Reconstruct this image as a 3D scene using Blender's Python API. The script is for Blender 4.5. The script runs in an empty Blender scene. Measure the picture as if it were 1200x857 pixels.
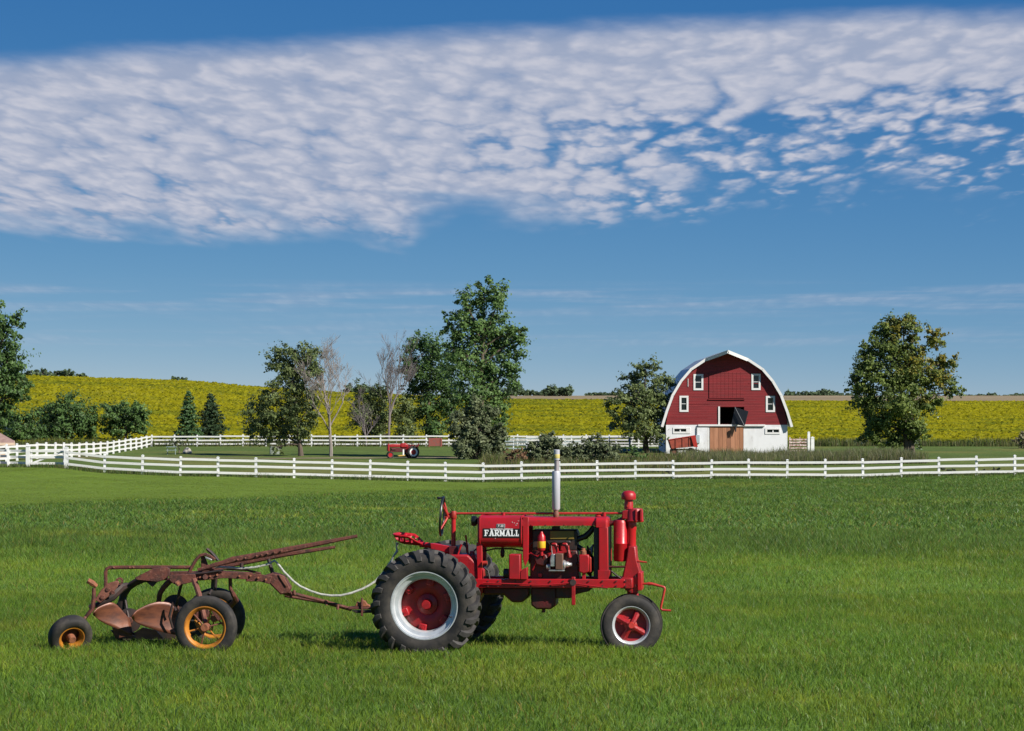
import bpy, bmesh, math, random
import numpy as np
from mathutils import Vector, Matrix

random.seed(7)
RNG = np.random.default_rng(7)
R = math.radians
scene = bpy.context.scene
COL = scene.collection

# ------------------------------------------------------------------ camera
F_PX, CX, HY = 2800.0, 600.0, 466.0        # focal length in photo pixels, picture axis, horizon row
CAM_Z = 2.82
cam_d = bpy.data.cameras.new('camera')
cam = bpy.data.objects.new('camera', cam_d)
COL.objects.link(cam)
cam_d.sensor_fit = 'HORIZONTAL'
cam_d.sensor_width = 36.0
cam_d.lens = 36.0 * F_PX / 1200.0
cam_d.clip_start = 0.1
cam_d.clip_end = 20000.0
cam.location = (0, 0, CAM_Z)
cam.rotation_euler = (R(90) + math.atan((HY - 428.5) / F_PX), 0, 0)
scene.camera = cam

# ------------------------------------------------------------------ sun and sky
SUN = Vector((1.12, -0.78, 1.0)).normalized()
sun_d = bpy.data.lights.new('sun', 'SUN')
sun_d.energy = 5.0
sun_d.angle = R(0.5)
sun_d.color = (1.0, 0.94, 0.84)
sun = bpy.data.objects.new('sun', sun_d)
COL.objects.link(sun)
sun.rotation_euler = (-SUN).to_track_quat('-Z', 'Y').to_euler()
sun.location = SUN * 60

world = bpy.data.worlds.new('World')
scene.world = world
world.use_nodes = True


def build_world():
    nt = world.node_tree
    N, L = nt.nodes, nt.links
    N.clear()

    def nd(t, **kw):
        n = N.new(t)
        for k, v in kw.items():
            setattr(n, k, v)
        return n

    def val(x, sock):
        if isinstance(x, (int, float)):
            sock.default_value = x
        elif isinstance(x, tuple):
            sock.default_value = x
        else:
            L.new(x, sock)

    def m(op, a, b=0.0, c=None):
        n = nd('ShaderNodeMath', operation=op)
        val(a, n.inputs[0]); val(b, n.inputs[1])
        if c is not None:
            val(c, n.inputs[2])
        return n.outputs[0]

    def sstep(x, a, b):
        n = nd('ShaderNodeMapRange', interpolation_type='SMOOTHSTEP', clamp=True)
        val(x, n.inputs[0]); val(a, n.inputs[1]); val(b, n.inputs[2])
        n.inputs[3].default_value = 0.0; n.inputs[4].default_value = 1.0
        return n.outputs[0]

    def vec(x, y, z):
        n = nd('ShaderNodeCombineXYZ')
        val(x, n.inputs[0]); val(y, n.inputs[1]); val(z, n.inputs[2])
        return n.outputs[0]

    def noise(v, scale, detail=4.0, rough=0.55, dist=0.0):
        n = nd('ShaderNodeTexNoise')
        L.new(v, n.inputs['Vector'])
        n.inputs['Scale'].default_value = scale
        n.inputs['Detail'].default_value = detail
        n.inputs['Roughness'].default_value = rough
        n.inputs['Distortion'].default_value = dist
        return n.outputs['Fac']

    tc = nd('ShaderNodeTexCoord')
    sep = nd('ShaderNodeSeparateXYZ')
    L.new(tc.outputs['Generated'], sep.inputs[0])
    x, y, z = sep.outputs
    # clear deep-blue air: the lookup climbs quickly away from the pale horizon
    zz = m('ADD', m('MULTIPLY', z, 2.3), 0.10)
    skyv = vec(x, y, zz)
    nrm = nd('ShaderNodeVectorMath', operation='NORMALIZE')
    L.new(skyv, nrm.inputs[0])
    sky = nd('ShaderNodeTexSky', sky_type='NISHITA')
    sky.sun_disc = False
    sky.sun_elevation = math.asin(SUN.z)
    sky.sun_rotation = math.atan2(SUN.x, SUN.y)
    sky.altitude = 300
    sky.air_density = 1.0
    sky.dust_density = 0.15
    sky.ozone_density = 3.0
    L.new(nrm.outputs[0], sky.inputs['Vector'])
    tint = nd('ShaderNodeMix', data_type='RGBA', blend_type='MULTIPLY')
    tint.inputs[0].default_value = 1.0
    L.new(sky.outputs[0], tint.inputs[6])
    tint.inputs[7].default_value = SKY_TINT
    # polarised look: red falls off quickest with height, blue slowest
    sp = nd('ShaderNodeSeparateColor'); L.new(tint.outputs[2], sp.inputs[0])
    cb = nd('ShaderNodeCombineColor')
    for i_, (a_, p_) in enumerate(((0.74, 1.70), (0.86, 0.95), (1.98, 0.46))):
        L.new(m('MULTIPLY', m('POWER', sp.outputs[i_], p_), a_), cb.inputs[i_])
    skyc = cb.outputs[0]

    u = m('ARCTAN2', x, y)
    v = m('ARCSINE', z)
    uc = m('MINIMUM', m('MAXIMUM', u, -0.5), 0.5)
    # altocumulus deck
    tilt = m('ADD', v, m('MULTIPLY', uc, 0.035))
    # the deck seen in perspective: cloudlets shrink towards the horizon
    den = m('ADD', m('MAXIMUM', v, 0.0), 0.055)
    U = m('DIVIDE', m('MULTIPLY', u, 11.0), den)
    V = m('MULTIPLY', m('LOGARITHM', den, 2.718), 27.0)
    V = m('ADD', V, m('MULTIPLY', uc, 6.0))
    base_v = vec(U, V, 2.0)
    wob = noise(base_v, 0.55, 3.0, 0.55, 0.0)
    wob2 = noise(base_v, 1.7, 2.0, 0.5, 0.0)
    pv = vec(m('ADD', U, m('MULTIPLY', m('SUBTRACT', wob, 0.5), 2.8)), m('ADD', V, m('MULTIPLY', m('SUBTRACT', wob2, 0.5), 1.6)), 0.0)
    vor = nd('ShaderNodeTexVoronoi', feature='SMOOTH_F1', voronoi_dimensions='2D')
    L.new(pv, vor.inputs['Vector'])
    vor.inputs['Scale'].default_value = 1.0
    vor.inputs['Smoothness'].default_value = 0.50
    vor.inputs['Randomness'].default_value = 0.95
    cells = m('SUBTRACT', 1.0, m('MULTIPLY', vor.outputs['Distance'], 1.05))
    wisp = noise(base_v, 2.2, 4.0, 0.6, 0.3)
    blobs = noise(base_v, 0.20, 3.0, 0.55, 0.2)
    fine = noise(vec(m('MULTIPLY', u, 14.0), m('MULTIPLY', v, 60.0), 1.3), 1.0, 5.0, 0.6, 0.0)
    n1 = m('ADD', m('ADD', m('MULTIPLY', cells, 0.40), m('MULTIPLY', wisp, 0.20)), m('MULTIPLY', blobs, 0.50))
    top = m('ADD', m('ADD', 0.1560, m('MULTIPLY', uc, 0.048)), m('MULTIPLY', m('MULTIPLY', uc, uc), -0.13))
    vt = m('ADD', v, m('MULTIPLY', m('SUBTRACT', fine, 0.5), 0.010))
    topmask = sstep(m('SUBTRACT', top, vt), -0.002, 0.011)
    bot = m('ADD', 0.070, m('MULTIPLY', sstep(u, 0.02, 0.14), 0.012))
    bott = m('ADD', bot, m('MULTIPLY', m('SUBTRACT', blobs, 0.5), 0.055))
    botmask = sstep(m('SUBTRACT', v, bott), -0.004, 0.014)
    thin = m('MULTIPLY', sstep(u, -0.05, 0.12), m('SUBTRACT', 1.0, sstep(v, 0.106, 0.138)))
    cov = m('SUBTRACT', 0.90, m('MULTIPLY', thin, 0.50))
    # solid sheet near the upper edge
    cov = m('ADD', cov, m('MULTIPLY', sstep(m('SUBTRACT', top, v), 0.040, 0.010), 0.28))
    dens = m('ADD', n1, m('MULTIPLY', m('SUBTRACT', cov, 0.5), 0.55))
    alpha = m('MULTIPLY', m('MULTIPLY', sstep(dens, 0.45, 0.74), topmask), botmask)
    alpha = m('MULTIPLY', alpha, 0.93)
    # faint streaks low over the horizon
    st = noise(vec(m('MULTIPLY', u, 9.0), m('MULTIPLY', v, 190.0), 6.0), 1.0, 4.0, 0.55, 0.1)
    b1 = m('MULTIPLY', sstep(v, 0.030, 0.040), m('SUBTRACT', 1.0, sstep(v, 0.043, 0.050)))
    b2 = m('MULTIPLY', sstep(v, 0.017, 0.024), m('SUBTRACT', 1.0, sstep(v, 0.029, 0.034)))
    a2 = m('MULTIPLY', m('ADD', m('MULTIPLY', b1, 0.75), m('MULTIPLY', b2, 0.4)), sstep(st, 0.40, 0.68))
    a2 = m('MULTIPLY', a2, 0.42)
    alpha = m('MAXIMUM', alpha, a2)
    # thick cells are whiter than the thin sheet between them
    shade = m('ADD', m('MULTIPLY', cells, 0.65), m('MULTIPLY', wisp, 0.40))
    cmix = nd('ShaderNodeMix', data_type='RGBA')
    L.new(sstep(shade, 0.30, 0.92), cmix.inputs[0])
    cmix.inputs[6].default_value = (CLOUD_LO[0], CLOUD_LO[1], CLOUD_LO[2], 1)
    cmix.inputs[7].default_value = (CLOUD_HI[0], CLOUD_HI[1], CLOUD_HI[2], 1)
    fin = nd('ShaderNodeMix', data_type='RGBA')
    L.new(alpha, fin.inputs[0])
    L.new(skyc, fin.inputs[6])
    L.new(cmix.outputs[2], fin.inputs[7])
    bg = nd('ShaderNodeBackground')
    bg.inputs['Strength'].default_value = 0.078
    L.new(fin.outputs[2], bg.inputs['Color'])
    out = nd('ShaderNodeOutputWorld')
    L.new(bg.outputs[0], out.inputs['Surface'])


SKY_TINT = (0.60, 0.89, 0.95, 1.0)
CLOUD_LO = (2.9, 3.35, 4.5)
CLOUD_HI = (4.85, 4.9, 5.55)
build_world()
vs = scene.view_settings
vs.view_transform = 'Standard'
vs.look = 'None'
vs.exposure = 0.65
vs.gamma = 1.0
vs.use_curve_mapping = False
scene.cycles.max_bounces = 6
scene.cycles.transparent_max_bounces = 8
scene.cycles.use_denoising = True

# ------------------------------------------------------------------ helpers


def at(px, py, Y):
    """A spot of the photograph at depth Y metres, as a world point."""
    return Vector(((px - CX) / F_PX * Y, Y, CAM_Z + (HY - py) / F_PX * Y))


def tag(o, label=None, cat=None, group=None, kind=None):
    if label: o['label'] = label
    if cat: o['category'] = cat
    if group: o['group'] = group
    if kind: o['kind'] = kind
    return o


def thing(name, label, cat, loc=(0, 0, 0), rz=0.0, group=None):
    o = bpy.data.objects.new(name, None)
    COL.objects.link(o)
    o.empty_display_size = 0.2
    o.location = loc
    o.rotation_euler = (0, 0, rz)
    return tag(o, label, cat, group)


def link(name, me, mat=None, parent=None, loc=(0, 0, 0), rot=(0, 0, 0), scale=(1, 1, 1)):
    if mat is not None and not me.materials:
        me.materials.append(mat)
    o = bpy.data.objects.new(name, me)
    COL.objects.link(o)
    o.parent = parent
    o.location = loc
    o.rotation_euler = rot
    o.scale = scale
    return o


class MB:
    """Collects shapes, then becomes one mesh object."""

    def __init__(self):
        self.v, self.f = [], []

    def add(self, vs, fs):
        b = len(self.v)
        self.v += [tuple(p) for p in vs]
        self.f += [tuple(i + b for i in f) for f in fs]
        return self

    def box(self, c, s, rot=None):
        hx, hy, hz = s[0] / 2, s[1] / 2, s[2] / 2
        vs = [Vector((a * hx, b * hy, d * hz)) for d in (-1, 1) for b in (-1, 1) for a in (-1, 1)]
        if rot is not None:
            mt = rot if isinstance(rot, Matrix) else Matrix.Rotation(rot[1], 3, rot[0])
            vs = [mt @ p for p in vs]
        vs = [p + Vector(c) for p in vs]
        return self.add(vs, [(0, 2, 3, 1), (4, 5, 7, 6), (0, 1, 5, 4), (2, 6, 7, 3), (0, 4, 6, 2), (1, 3, 7, 5)])

    def prism(self, pts, y0, y1):
        """pts: outline in the xz plane, extruded along y."""
        n = len(pts)
        area = sum(pts[i][0] * pts[(i + 1) % n][1] - pts[(i + 1) % n][0] * pts[i][1] for i in range(n))
        if area < 0:
            pts = pts[::-1]
        vs = [(p[0], y0, p[1]) for p in pts] + [(p[0], y1, p[1]) for p in pts]
        fs = [tuple(range(n)), tuple(range(2 * n - 1, n - 1, -1))]
        for i in range(n):
            j = (i + 1) % n
            fs.append((i, i + n, j + n, j))
        return self.add(vs, fs)

    def tube(self, pts, r, seg=8, caps=True, flat=1.0):
        pts = [Vector(p) for p in pts]
        rr = r if isinstance(r, (list, tuple)) else [r] * len(pts)
        vs, fs = [], []
        prev = None
        for i, p in enumerate(pts):
            a = pts[max(i - 1, 0)]; b = pts[min(i + 1, len(pts) - 1)]
            t = (b - a)
            if t.length < 1e-9:
                t = Vector((0, 0, 1))
            t.normalize()
            if prev is None:
                ref = Vector((0, 1, 0)) if abs(t.y) < 0.9 else Vector((1, 0, 0))
                n1 = t.cross(ref).normalized()
            else:
                n1 = prev - t * prev.dot(t)
                if n1.length < 1e-6:
                    n1 = t.orthogonal()
                n1.normalize()
            prev = n1
            n2 = t.cross(n1)
            for k in range(seg):
                a_ = 2 * math.pi * k / seg
                vs.append(p + n1 * (math.cos(a_) * rr[i]) + n2 * (math.sin(a_) * rr[i] * flat))
        for i in range(len(pts) - 1):
            for k in range(seg):
                k2 = (k + 1) % seg
                fs.append((i * seg + k, i * seg + k2, (i + 1) * seg + k2, (i + 1) * seg + k))
        if caps:
            fs.append(tuple(range(seg - 1, -1, -1)))
            m_ = (len(pts) - 1) * seg
            fs.append(tuple(m_ + k for k in range(seg)))
        return self.add(vs, fs)

    def lathe(self, prof, seg=24, axis='Z', c=(0, 0, 0), closed=False):
        """prof: list of (radius, height along the axis)."""
        vs, fs = [], []
        n = len(prof)
        for k in range(seg):
            a = 2 * math.pi * k / seg
            for (r, h) in prof:
                x, y = r * math.cos(a), r * math.sin(a)
                p = (x, y, h) if axis == 'Z' else ((x, -h, y) if axis == '-Y' else ((x, h, y) if axis == 'Y' else (h, x, y)))
                vs.append((p[0] + c[0], p[1] + c[1], p[2] + c[2]))
        m_ = n if closed else n - 1
        for k in range(seg):
            k2 = (k + 1) % seg
            for i in range(m_):
                j = (i + 1) % n
                fs.append((k * n + i, k2 * n + i, k2 * n + j, k * n + j))
        return self.add(vs, fs)

    def cyl(self, a, b, r, seg=16, r2=None):
        return self.tube([a, b], [r, r if r2 is None else r2], seg)

    def mesh(self, name, smooth=True, angle=40):
        me = bpy.data.meshes.new(name)
        me.from_pydata(self.v, [], self.f)
        bm = bmesh.new(); bm.from_mesh(me)
        bmesh.ops.remove_doubles(bm, verts=bm.verts, dist=1e-5)
        bmesh.ops.recalc_face_normals(bm, faces=bm.faces)
        bm.to_mesh(me); bm.free()
        if smooth:
            me.polygons.foreach_set('use_smooth', [True] * len(me.polygons))
            me.set_sharp_from_angle(angle=R(angle))
        me.update()
        return me

    def build(self, name, mat, parent=None, bevel=0.0, smooth=True, angle=40, **kw):
        o = link(name, self.mesh(name, smooth, angle), mat, parent, **kw)
        if bevel:
            b = o.modifiers.new('bevel', 'BEVEL')
            b.width = bevel; b.segments = 2; b.limit_method = 'ANGLE'; b.angle_limit = R(35)
            b.harden_normals = False
        return o


# ------------------------------------------------------------------ materials
MATS = {}


def mat(name, color, rough=0.6, metal=0.0, color2=None, nscale=4.0, lo=0.4, hi=0.65, bump=0.0, bscale=40.0,
        spec=0.5, coat=0.0, color3=None, n3scale=20.0, lo3=0.55, hi3=0.7, stretch=None, rough2=None):
    if name in MATS:
        return MATS[name]
    m_ = bpy.data.materials.new(name)
    m_.use_nodes = True
    nt = m_.node_tree
    b = nt.nodes['Principled BSDF']
    b.inputs['Roughness'].default_value = rough
    b.inputs['Metallic'].default_value = metal
    b.inputs['Specular IOR Level'].default_value = spec
    b.inputs['Coat Weight'].default_value = coat
    b.inputs['Base Color'].default_value = (*color, 1)
    tc = nt.nodes.new('ShaderNodeTexCoord')
    src = tc.outputs['Object']
    if stretch:
        mp = nt.nodes.new('ShaderNodeMapping')
        mp.inputs['Scale'].default_value = stretch
        nt.links.new(src, mp.inputs[0]); src = mp.outputs[0]

    def nz(scale, a, b_, detail=5.0):
        n = nt.nodes.new('ShaderNodeTexNoise')
        nt.links.new(src, n.inputs['Vector'])
        n.inputs['Scale'].default_value = scale
        n.inputs['Detail'].default_value = detail
        n.inputs['Roughness'].default_value = 0.6
        r = nt.nodes.new('ShaderNodeMapRange')
        nt.links.new(n.outputs['Fac'], r.inputs[0])
        r.inputs[1].default_value = a; r.inputs[2].default_value = b_
        return r.outputs[0], n.outputs['Fac']
    cur = None
    if color2 is not None:
        f, _ = nz(nscale, lo, hi)
        mx = nt.nodes.new('ShaderNodeMix'); mx.data_type = 'RGBA'
        nt.links.new(f, mx.inputs[0])
        mx.inputs[6].default_value = (*color, 1); mx.inputs[7].default_value = (*color2, 1)
        cur = mx.outputs[2]
        if rough2 is not None:
            rr = nt.nodes.new('ShaderNodeMapRange')
            nt.links.new(f, rr.inputs[0])
            rr.inputs[3].default_value = rough; rr.inputs[4].default_value = rough2
            nt.links.new(rr.outputs[0], b.inputs['Roughness'])
    if color3 is not None:
        f3, _ = nz(n3scale, lo3, hi3)
        m3 = nt.nodes.new('ShaderNodeMix'); m3.data_type = 'RGBA'
        nt.links.new(f3, m3.inputs[0])
        if cur is not None:
            nt.links.new(cur, m3.inputs[6])
        else:
            m3.inputs[6].default_value = (*color, 1)
        m3.inputs[7].default_value = (*color3, 1)
        cur = m3.outputs[2]
    if cur is not None:
        nt.links.new(cur, b.inputs['Base Color'])
    if bump:
        _, raw = nz(bscale, 0, 1)
        bp = nt.nodes.new('ShaderNodeBump')
        bp.inputs['Strength'].default_value = bump
        bp.inputs['Distance'].default_value = 0.02
        nt.links.new(raw, bp.inputs['Height'])
        nt.links.new(bp.outputs[0], b.inputs['Normal'])
    MATS[name] = m_
    return m_


def leaf_mat(name, trans=0.35, gloss=0.12):
    """Foliage: each leaf carries its own colour; some light passes through."""
    if name in MATS:
        return MATS[name]
    m_ = bpy.data.materials.new(name)
    m_.use_nodes = True
    nt = m_.node_tree
    nt.nodes.clear()
    at_ = nt.nodes.new('ShaderNodeAttribute'); at_.attribute_name = 'Col'
    d = nt.nodes.new('ShaderNodeBsdfDiffuse')
    t = nt.nodes.new('ShaderNodeBsdfTranslucent')
    g = nt.nodes.new('ShaderNodeBsdfGlossy'); g.inputs['Roughness'].default_value = 0.45
    g.inputs['Color'].default_value = (0.9, 0.95, 0.9, 1)
    m1 = nt.nodes.new('ShaderNodeMixShader'); m1.inputs[0].default_value = trans
    fr = nt.nodes.new('ShaderNodeFresnel'); fr.inputs[0].default_value = 1.35
    fm = nt.nodes.new('ShaderNodeMath'); fm.operation = 'MULTIPLY'; fm.inputs[1].default_value = gloss * 4
    m2 = nt.nodes.new('ShaderNodeMixShader')
    o = nt.nodes.new('ShaderNodeOutputMaterial')
    nt.links.new(at_.outputs['Color'], d.inputs['Color'])
    nt.links.new(at_.outputs['Color'], t.inputs['Color'])
    nt.links.new(d.outputs[0], m1.inputs[1]); nt.links.new(t.outputs[0], m1.inputs[2])
    nt.links.new(fr.outputs[0], fm.inputs[0]); nt.links.new(fm.outputs[0], m2.inputs[0])
    nt.links.new(m1.outputs[0], m2.inputs[1]); nt.links.new(g.outputs[0], m2.inputs[2])
    nt.links.new(m2.outputs[0], o.inputs['Surface'])
    MATS[name] = m_
    return m_


def np_mesh(name, co, faces, colors=None):
    """Fast mesh from arrays; faces is an (n,3) or (n,4) int array; colours per vertex."""
    me = bpy.data.meshes.new(name)
    nv, nf, k = len(co), len(faces), faces.shape[1]
    me.vertices.add(nv)
    me.vertices.foreach_set('co', co.astype(np.float32).ravel())
    me.loops.add(nf * k)
    me.loops.foreach_set('vertex_index', faces.astype(np.int32).ravel())
    me.polygons.add(nf)
    me.polygons.foreach_set('loop_start', np.arange(0, nf * k, k, dtype=np.int32))
    me.polygons.foreach_set('loop_total', np.full(nf, k, dtype=np.int32))
    me.update(calc_edges=True)
    if colors is not None:
        ca = me.color_attributes.new('Col', 'FLOAT_COLOR', 'POINT')
        c4 = np.ones((nv, 4), np.float32); c4[:, :3] = colors
        ca.data.foreach_set('color', c4.ravel())
    return me


def smooth01(x, a, b):
    t = np.clip((np.asarray(x, float) - a) / (b - a), 0, 1)
    return t * t * (3 - 2 * t)


def vnoise(x, y, seed=0):
    """Smooth value noise in 0..1 on arrays."""
    x = np.asarray(x, float); y = np.asarray(y, float)
    xi = np.floor(x).astype(np.int64); yi = np.floor(y).astype(np.int64)
    fx = x - xi; fy = y - yi
    fx = fx * fx * (3 - 2 * fx); fy = fy * fy * (3 - 2 * fy)

    def h(a, b):
        n = (a * 374761393 + b * 668265263 + seed * 974634777) & 0x7fffffff
        n = ((n ^ (n >> 13)) * 1274126177) & 0x7fffffff
        return ((n ^ (n >> 16)) & 0xffff) / 65535.0
    return ((h(xi, yi) * (1 - fx) + h(xi + 1, yi) * fx) * (1 - fy)
            + (h(xi, yi + 1) * (1 - fx) + h(xi + 1, yi + 1) * fx) * fy)


def fbm(x, y, seed=0, oct=4):
    s, a, t = 0.0, 1.0, 0.0
    for i in range(oct):
        s = s + a * vnoise(x * 2 ** i, y * 2 ** i, seed + i * 17); t += a; a *= 0.55
    return s / t


# ------------------------------------------------------------------ lie of the land
_py = np.array([-120, 26, 154, 200, 255, 420, 600, 900, 1300, 3000.])
_pz = np.array([2.95, 0.05, -2.5, -2.5, -2.45, -0.9, 1.45, 3.3, 2.3, -14.])
_gy = np.arange(-200, 3200, 1.0)
_gz = np.interp(_gy, _py, _pz)
_k = np.ones(25) / 25
_gz = np.convolve(np.pad(_gz, 12, mode='edge'), _k, mode='valid')
_x154 = np.array([-60, -29.3, -26.5, -21.4, -11.6, -1.9, 5.4, 12.8, 22.5, 32.2, 60])
_d154 = np.array([0.9, 0.74, 0.40, 0.18, 0.02, -0.2, -0.12, 0.0, 0.05, 0.26, 0.5])
_x600 = np.array([-400, -200, -120, -82, -64, -43, -21, 0, 86, 400])
_d600 = np.array([10.0, 8.2, 6.4, 5.2, 3.7, 2.2, 1.2, 0.5, 0.0, -0.2])


def H(X, Y):
    X = np.asarray(X, float); Y = np.asarray(Y, float)
    z = np.interp(Y, _gy, _gz)
    w = smooth01(Y, 50, 150) * (1 - smooth01(Y, 165, 225))
    z = z + w * np.interp(X, _x154, _d154)
    w6 = smooth01(Y, 255, 590) * (1 - smooth01(Y, 640, 900))
    z = z + w6 * np.interp(X, _x600, _d600)
    z = z + (fbm(X / 7.0, Y / 7.0, 3, 3) - 0.5) * 0.10 * smooth01(Y, 36, 60)
    return z


def hz(x, y):
    return float(H(np.array([x]), np.array([y]))[0])


def lawn_colour(X, Y):
    """Albedo of the grass: lawn by the tractor, blue-green hay strip behind it, short mown turf by the left fence."""
    n = fbm(X / 3.2, Y / 6.0, 11, 4)[:, None]
    n2 = fbm(X / 0.7, Y / 1.4, 23, 3)[:, None]
    n3 = fbm(X / 5.0, Y / 4.5, 31, 3)[:, None]
    lawn = np.array([0.118, 0.212, 0.028]) * (0.75 + 0.5 * n) + np.array([0.055, 0.030, 0.0]) * np.clip(n2 * 2.6 - 1.1, 0, 1)
    hay = np.array([0.103, 0.184, 0.034]) * (0.65 + 0.7 * n2) + np.array([0.13, 0.085, 0.004]) * np.clip((n3 - 0.60) * 4, 0, 1) * np.clip(n2 * 3 - 1.0, 0, 1)
    mown = np.array([0.138, 0.210, 0.022]) * (0.8 + 0.4 * n)
    edge = (fbm(X / 5.0, Y / 5.0, 41, 3) - 0.5) * 16
    wh = (smooth01(Y + edge * 0.6, 44, 54))[:, None]
    lim = 70 + np.clip(X + 24, -20, 40) * 2.6
    wm = (smooth01(Y - lim + edge * 0.9, -9, 11) * smooth01(Y, 58, 74))[:, None]
    past = smooth01(Y, 154, 158)[:, None]
    c = lawn * (1 - wh) + hay * wh
    c = c * (1 - wm) + mown * wm
    dry = np.clip((fbm(X / 14., Y / 8.0, 51, 3)[:, None] - 0.5) * 5, 0, 1)
    pc = np.array([0.100, 0.150, 0.030]) * (0.75 + 0.5 * n) + np.array([0.06, 0.02, 0.012]) * dry
    return c * (1 - past) + pc * past, wh[:, 0] * (1 - wm[:, 0]), wm[:, 0]

# ------------------------------------------------------------------ ground sheets
def attr_ground_mat(name, rough=0.95, nscale=1.0, amp=0.35, bump=0.6, bscale=9.0):
    m_ = bpy.data.materials.new(name)
    m_.use_nodes = True
    nt = m_.node_tree
    b = nt.nodes['Principled BSDF']
    b.inputs['Roughness'].default_value = rough
    b.inputs['Specular IOR Level'].default_value = 0.15
    a = nt.nodes.new('ShaderNodeAttribute'); a.attribute_name = 'Col'
    tc = nt.nodes.new('ShaderNodeTexCoord')
    n = nt.nodes.new('ShaderNodeTexNoise')
    n.inputs['Scale'].default_value = nscale; n.inputs['Detail'].default_value = 8; n.inputs['Roughness'].default_value = 0.7
    nt.links.new(tc.outputs['Object'], n.inputs['Vector'])
    r = nt.nodes.new('ShaderNodeMapRange')
    r.inputs[1].default_value = 0.3; r.inputs[2].default_value = 0.7
    r.inputs[3].default_value = 1 - amp; r.inputs[4].default_value = 1 + amp
    nt.links.new(n.outputs['Fac'], r.inputs[0])
    vm = nt.nodes.new('ShaderNodeVectorMath'); vm.operation = 'SCALE'
    nt.links.new(a.outputs['Color'], vm.inputs[0]); nt.links.new(r.outputs[0], vm.inputs['Scale'])
    nt.links.new(vm.outputs[0], b.inputs['Base Color'])
    n2 = nt.nodes.new('ShaderNodeTexNoise'); n2.inputs['Scale'].default_value = bscale; n2.inputs['Detail'].default_value = 6
    nt.links.new(tc.outputs['Object'], n2.inputs['Vector'])
    bp = nt.nodes.new('ShaderNodeBump'); bp.inputs['Strength'].default_value = bump; bp.inputs['Distance'].default_value = 0.1
    nt.links.new(n2.outputs['Fac'], bp.inputs['Height']); nt.links.new(bp.outputs[0], b.inputs['Normal'])
    return m_


def sheet(name, xs, ys, dz, colour, m_, kind='structure'):
    X, Y = np.meshgrid(xs, ys)
    Xf, Yf = X.ravel(), Y.ravel()
    Z = H(Xf, Yf) + (dz(Xf, Yf) if callable(dz) else dz)
    nx, ny = len(xs), len(ys)
    i = np.arange(nx * ny).reshape(ny, nx)
    f = np.stack([i[:-1, :-1], i[:-1, 1:], i[1:, 1:], i[1:, :-1]], -1).reshape(-1, 4)
    me = np_mesh(name, np.stack([Xf, Yf, Z], 1), f, colour(Xf, Yf))
    me.polygons.foreach_set('use_smooth', [True] * len(me.polygons))
    return tag(link(name, me, m_), kind=kind)


xs = np.concatenate([np.linspace(-900, -70, 40)[:-1], np.linspace(-70, 70, 121), np.linspace(70, 900, 40)[1:]])
ys = np.concatenate([np.linspace(-110, 12, 30)[:-1], np.linspace(12, 70, 70), np.linspace(70, 270, 110)[1:], np.linspace(270, 640, 60)[1:], np.linspace(640, 3000, 40)[1:]])


def ground_col(X, Y):
    c = lawn_colour(X, Y)[0]
    return c * 0.75


M_GROUND = attr_ground_mat('grass_ground', nscale=2.2, amp=0.35, bump=0.8, bscale=7.0)
sheet('ground', xs, ys, 0.0, ground_col, M_GROUND)


def field_patch(X, Y):
    """0 green .. 1 yellow: how far the beans have ripened, in long streaks across the slope."""
    a = fbm(X / 38.0, Y / 9.0, 61, 4)
    b = fbm(X / 6.0, Y / 5.0, 67, 3)
    c = fbm(X / 120.0, Y / 26.0, 71, 2)
    t = np.clip((0.5 * a + 0.28 * b + 0.22 * c - 0.34) * 5.0, 0.08, 1)
    return t * smooth01(Y, 258, 272)


YEL = np.array([0.282, 0.262, 0.010]); GRN = np.array([0.150, 0.172, 0.014])


def field_col(X, Y):
    t = field_patch(X, Y)[:, None]
    return (GRN * (1 - t) + YEL * t) * 0.85


M_FIELD = attr_ground_mat('bean_field', nscale=0.8, amp=0.3, bump=1.0, bscale=2.5)
sheet('bean_field', np.linspace(-420, 420, 220), np.linspace(259, 612, 120), 0.12, field_col, M_FIELD)


def stub_col(X, Y):
    n = fbm(X / 60.0, Y / 40.0, 81, 3)[:, None]
    return np.array([0.225, 0.175, 0.105]) * (0.75 + 0.5 * n)


M_STUB = attr_ground_mat('stubble', nscale=0.3, amp=0.2, bump=0.5, bscale=1.5)
sheet('stubble_field', np.linspace(-40, 900, 60), np.linspace(640, 1500, 40), 0.25, stub_col, M_STUB)

# gravel drive inside the pasture and the bare track by the gate
M_DIRT = mat('dirt', (0.30, 0.21, 0.15), 0.95, color2=(0.20, 0.16, 0.09), nscale=1.5, bump=0.6, bscale=12)


def strip(name, pts, width, dz=0.02):
    vs, fs = [], []
    dense = []
    for (a, b) in zip(pts[:-1], pts[1:]):
        a = Vector(a); b = Vector(b)
        n = max(2, int((b - a).length / 1.5))
        for i in range(n):
            dense.append(a.lerp(b, i / n))
    dense.append(Vector(pts[-1]))
    for i, p in enumerate(dense):
        t = (dense[min(i + 1, len(dense) - 1)] - dense[max(i - 1, 0)]).normalized()
        nrm = Vector((-t.y, t.x))
        for k in (-1, -0.33, 0.33, 1):
            q = p + nrm * (k * width / 2 * (1 + 0.18 * math.sin(i * 1.7 + k)))
            vs.append((q.x, q.y, hz(q.x, q.y) + dz))
        if i:
            b0 = (i - 1) * 4; b1 = i * 4
            for k in range(3):
                fs.append((b0 + k, b0 + k + 1, b1 + k + 1, b1 + k))
    m_ = MB().add(vs, fs)
    return tag(m_.build(name, M_DIRT), kind='structure')


strip('gravel_drive', [(-40, 203), (-30, 205), (-20, 208), (-10, 211), (2, 214), (16, 216)], 2.2)
strip('dirt_track', [(-60, 150), (-44, 150.5), (-36, 152.5), (-31.8, 157)], 1.5)

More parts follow.
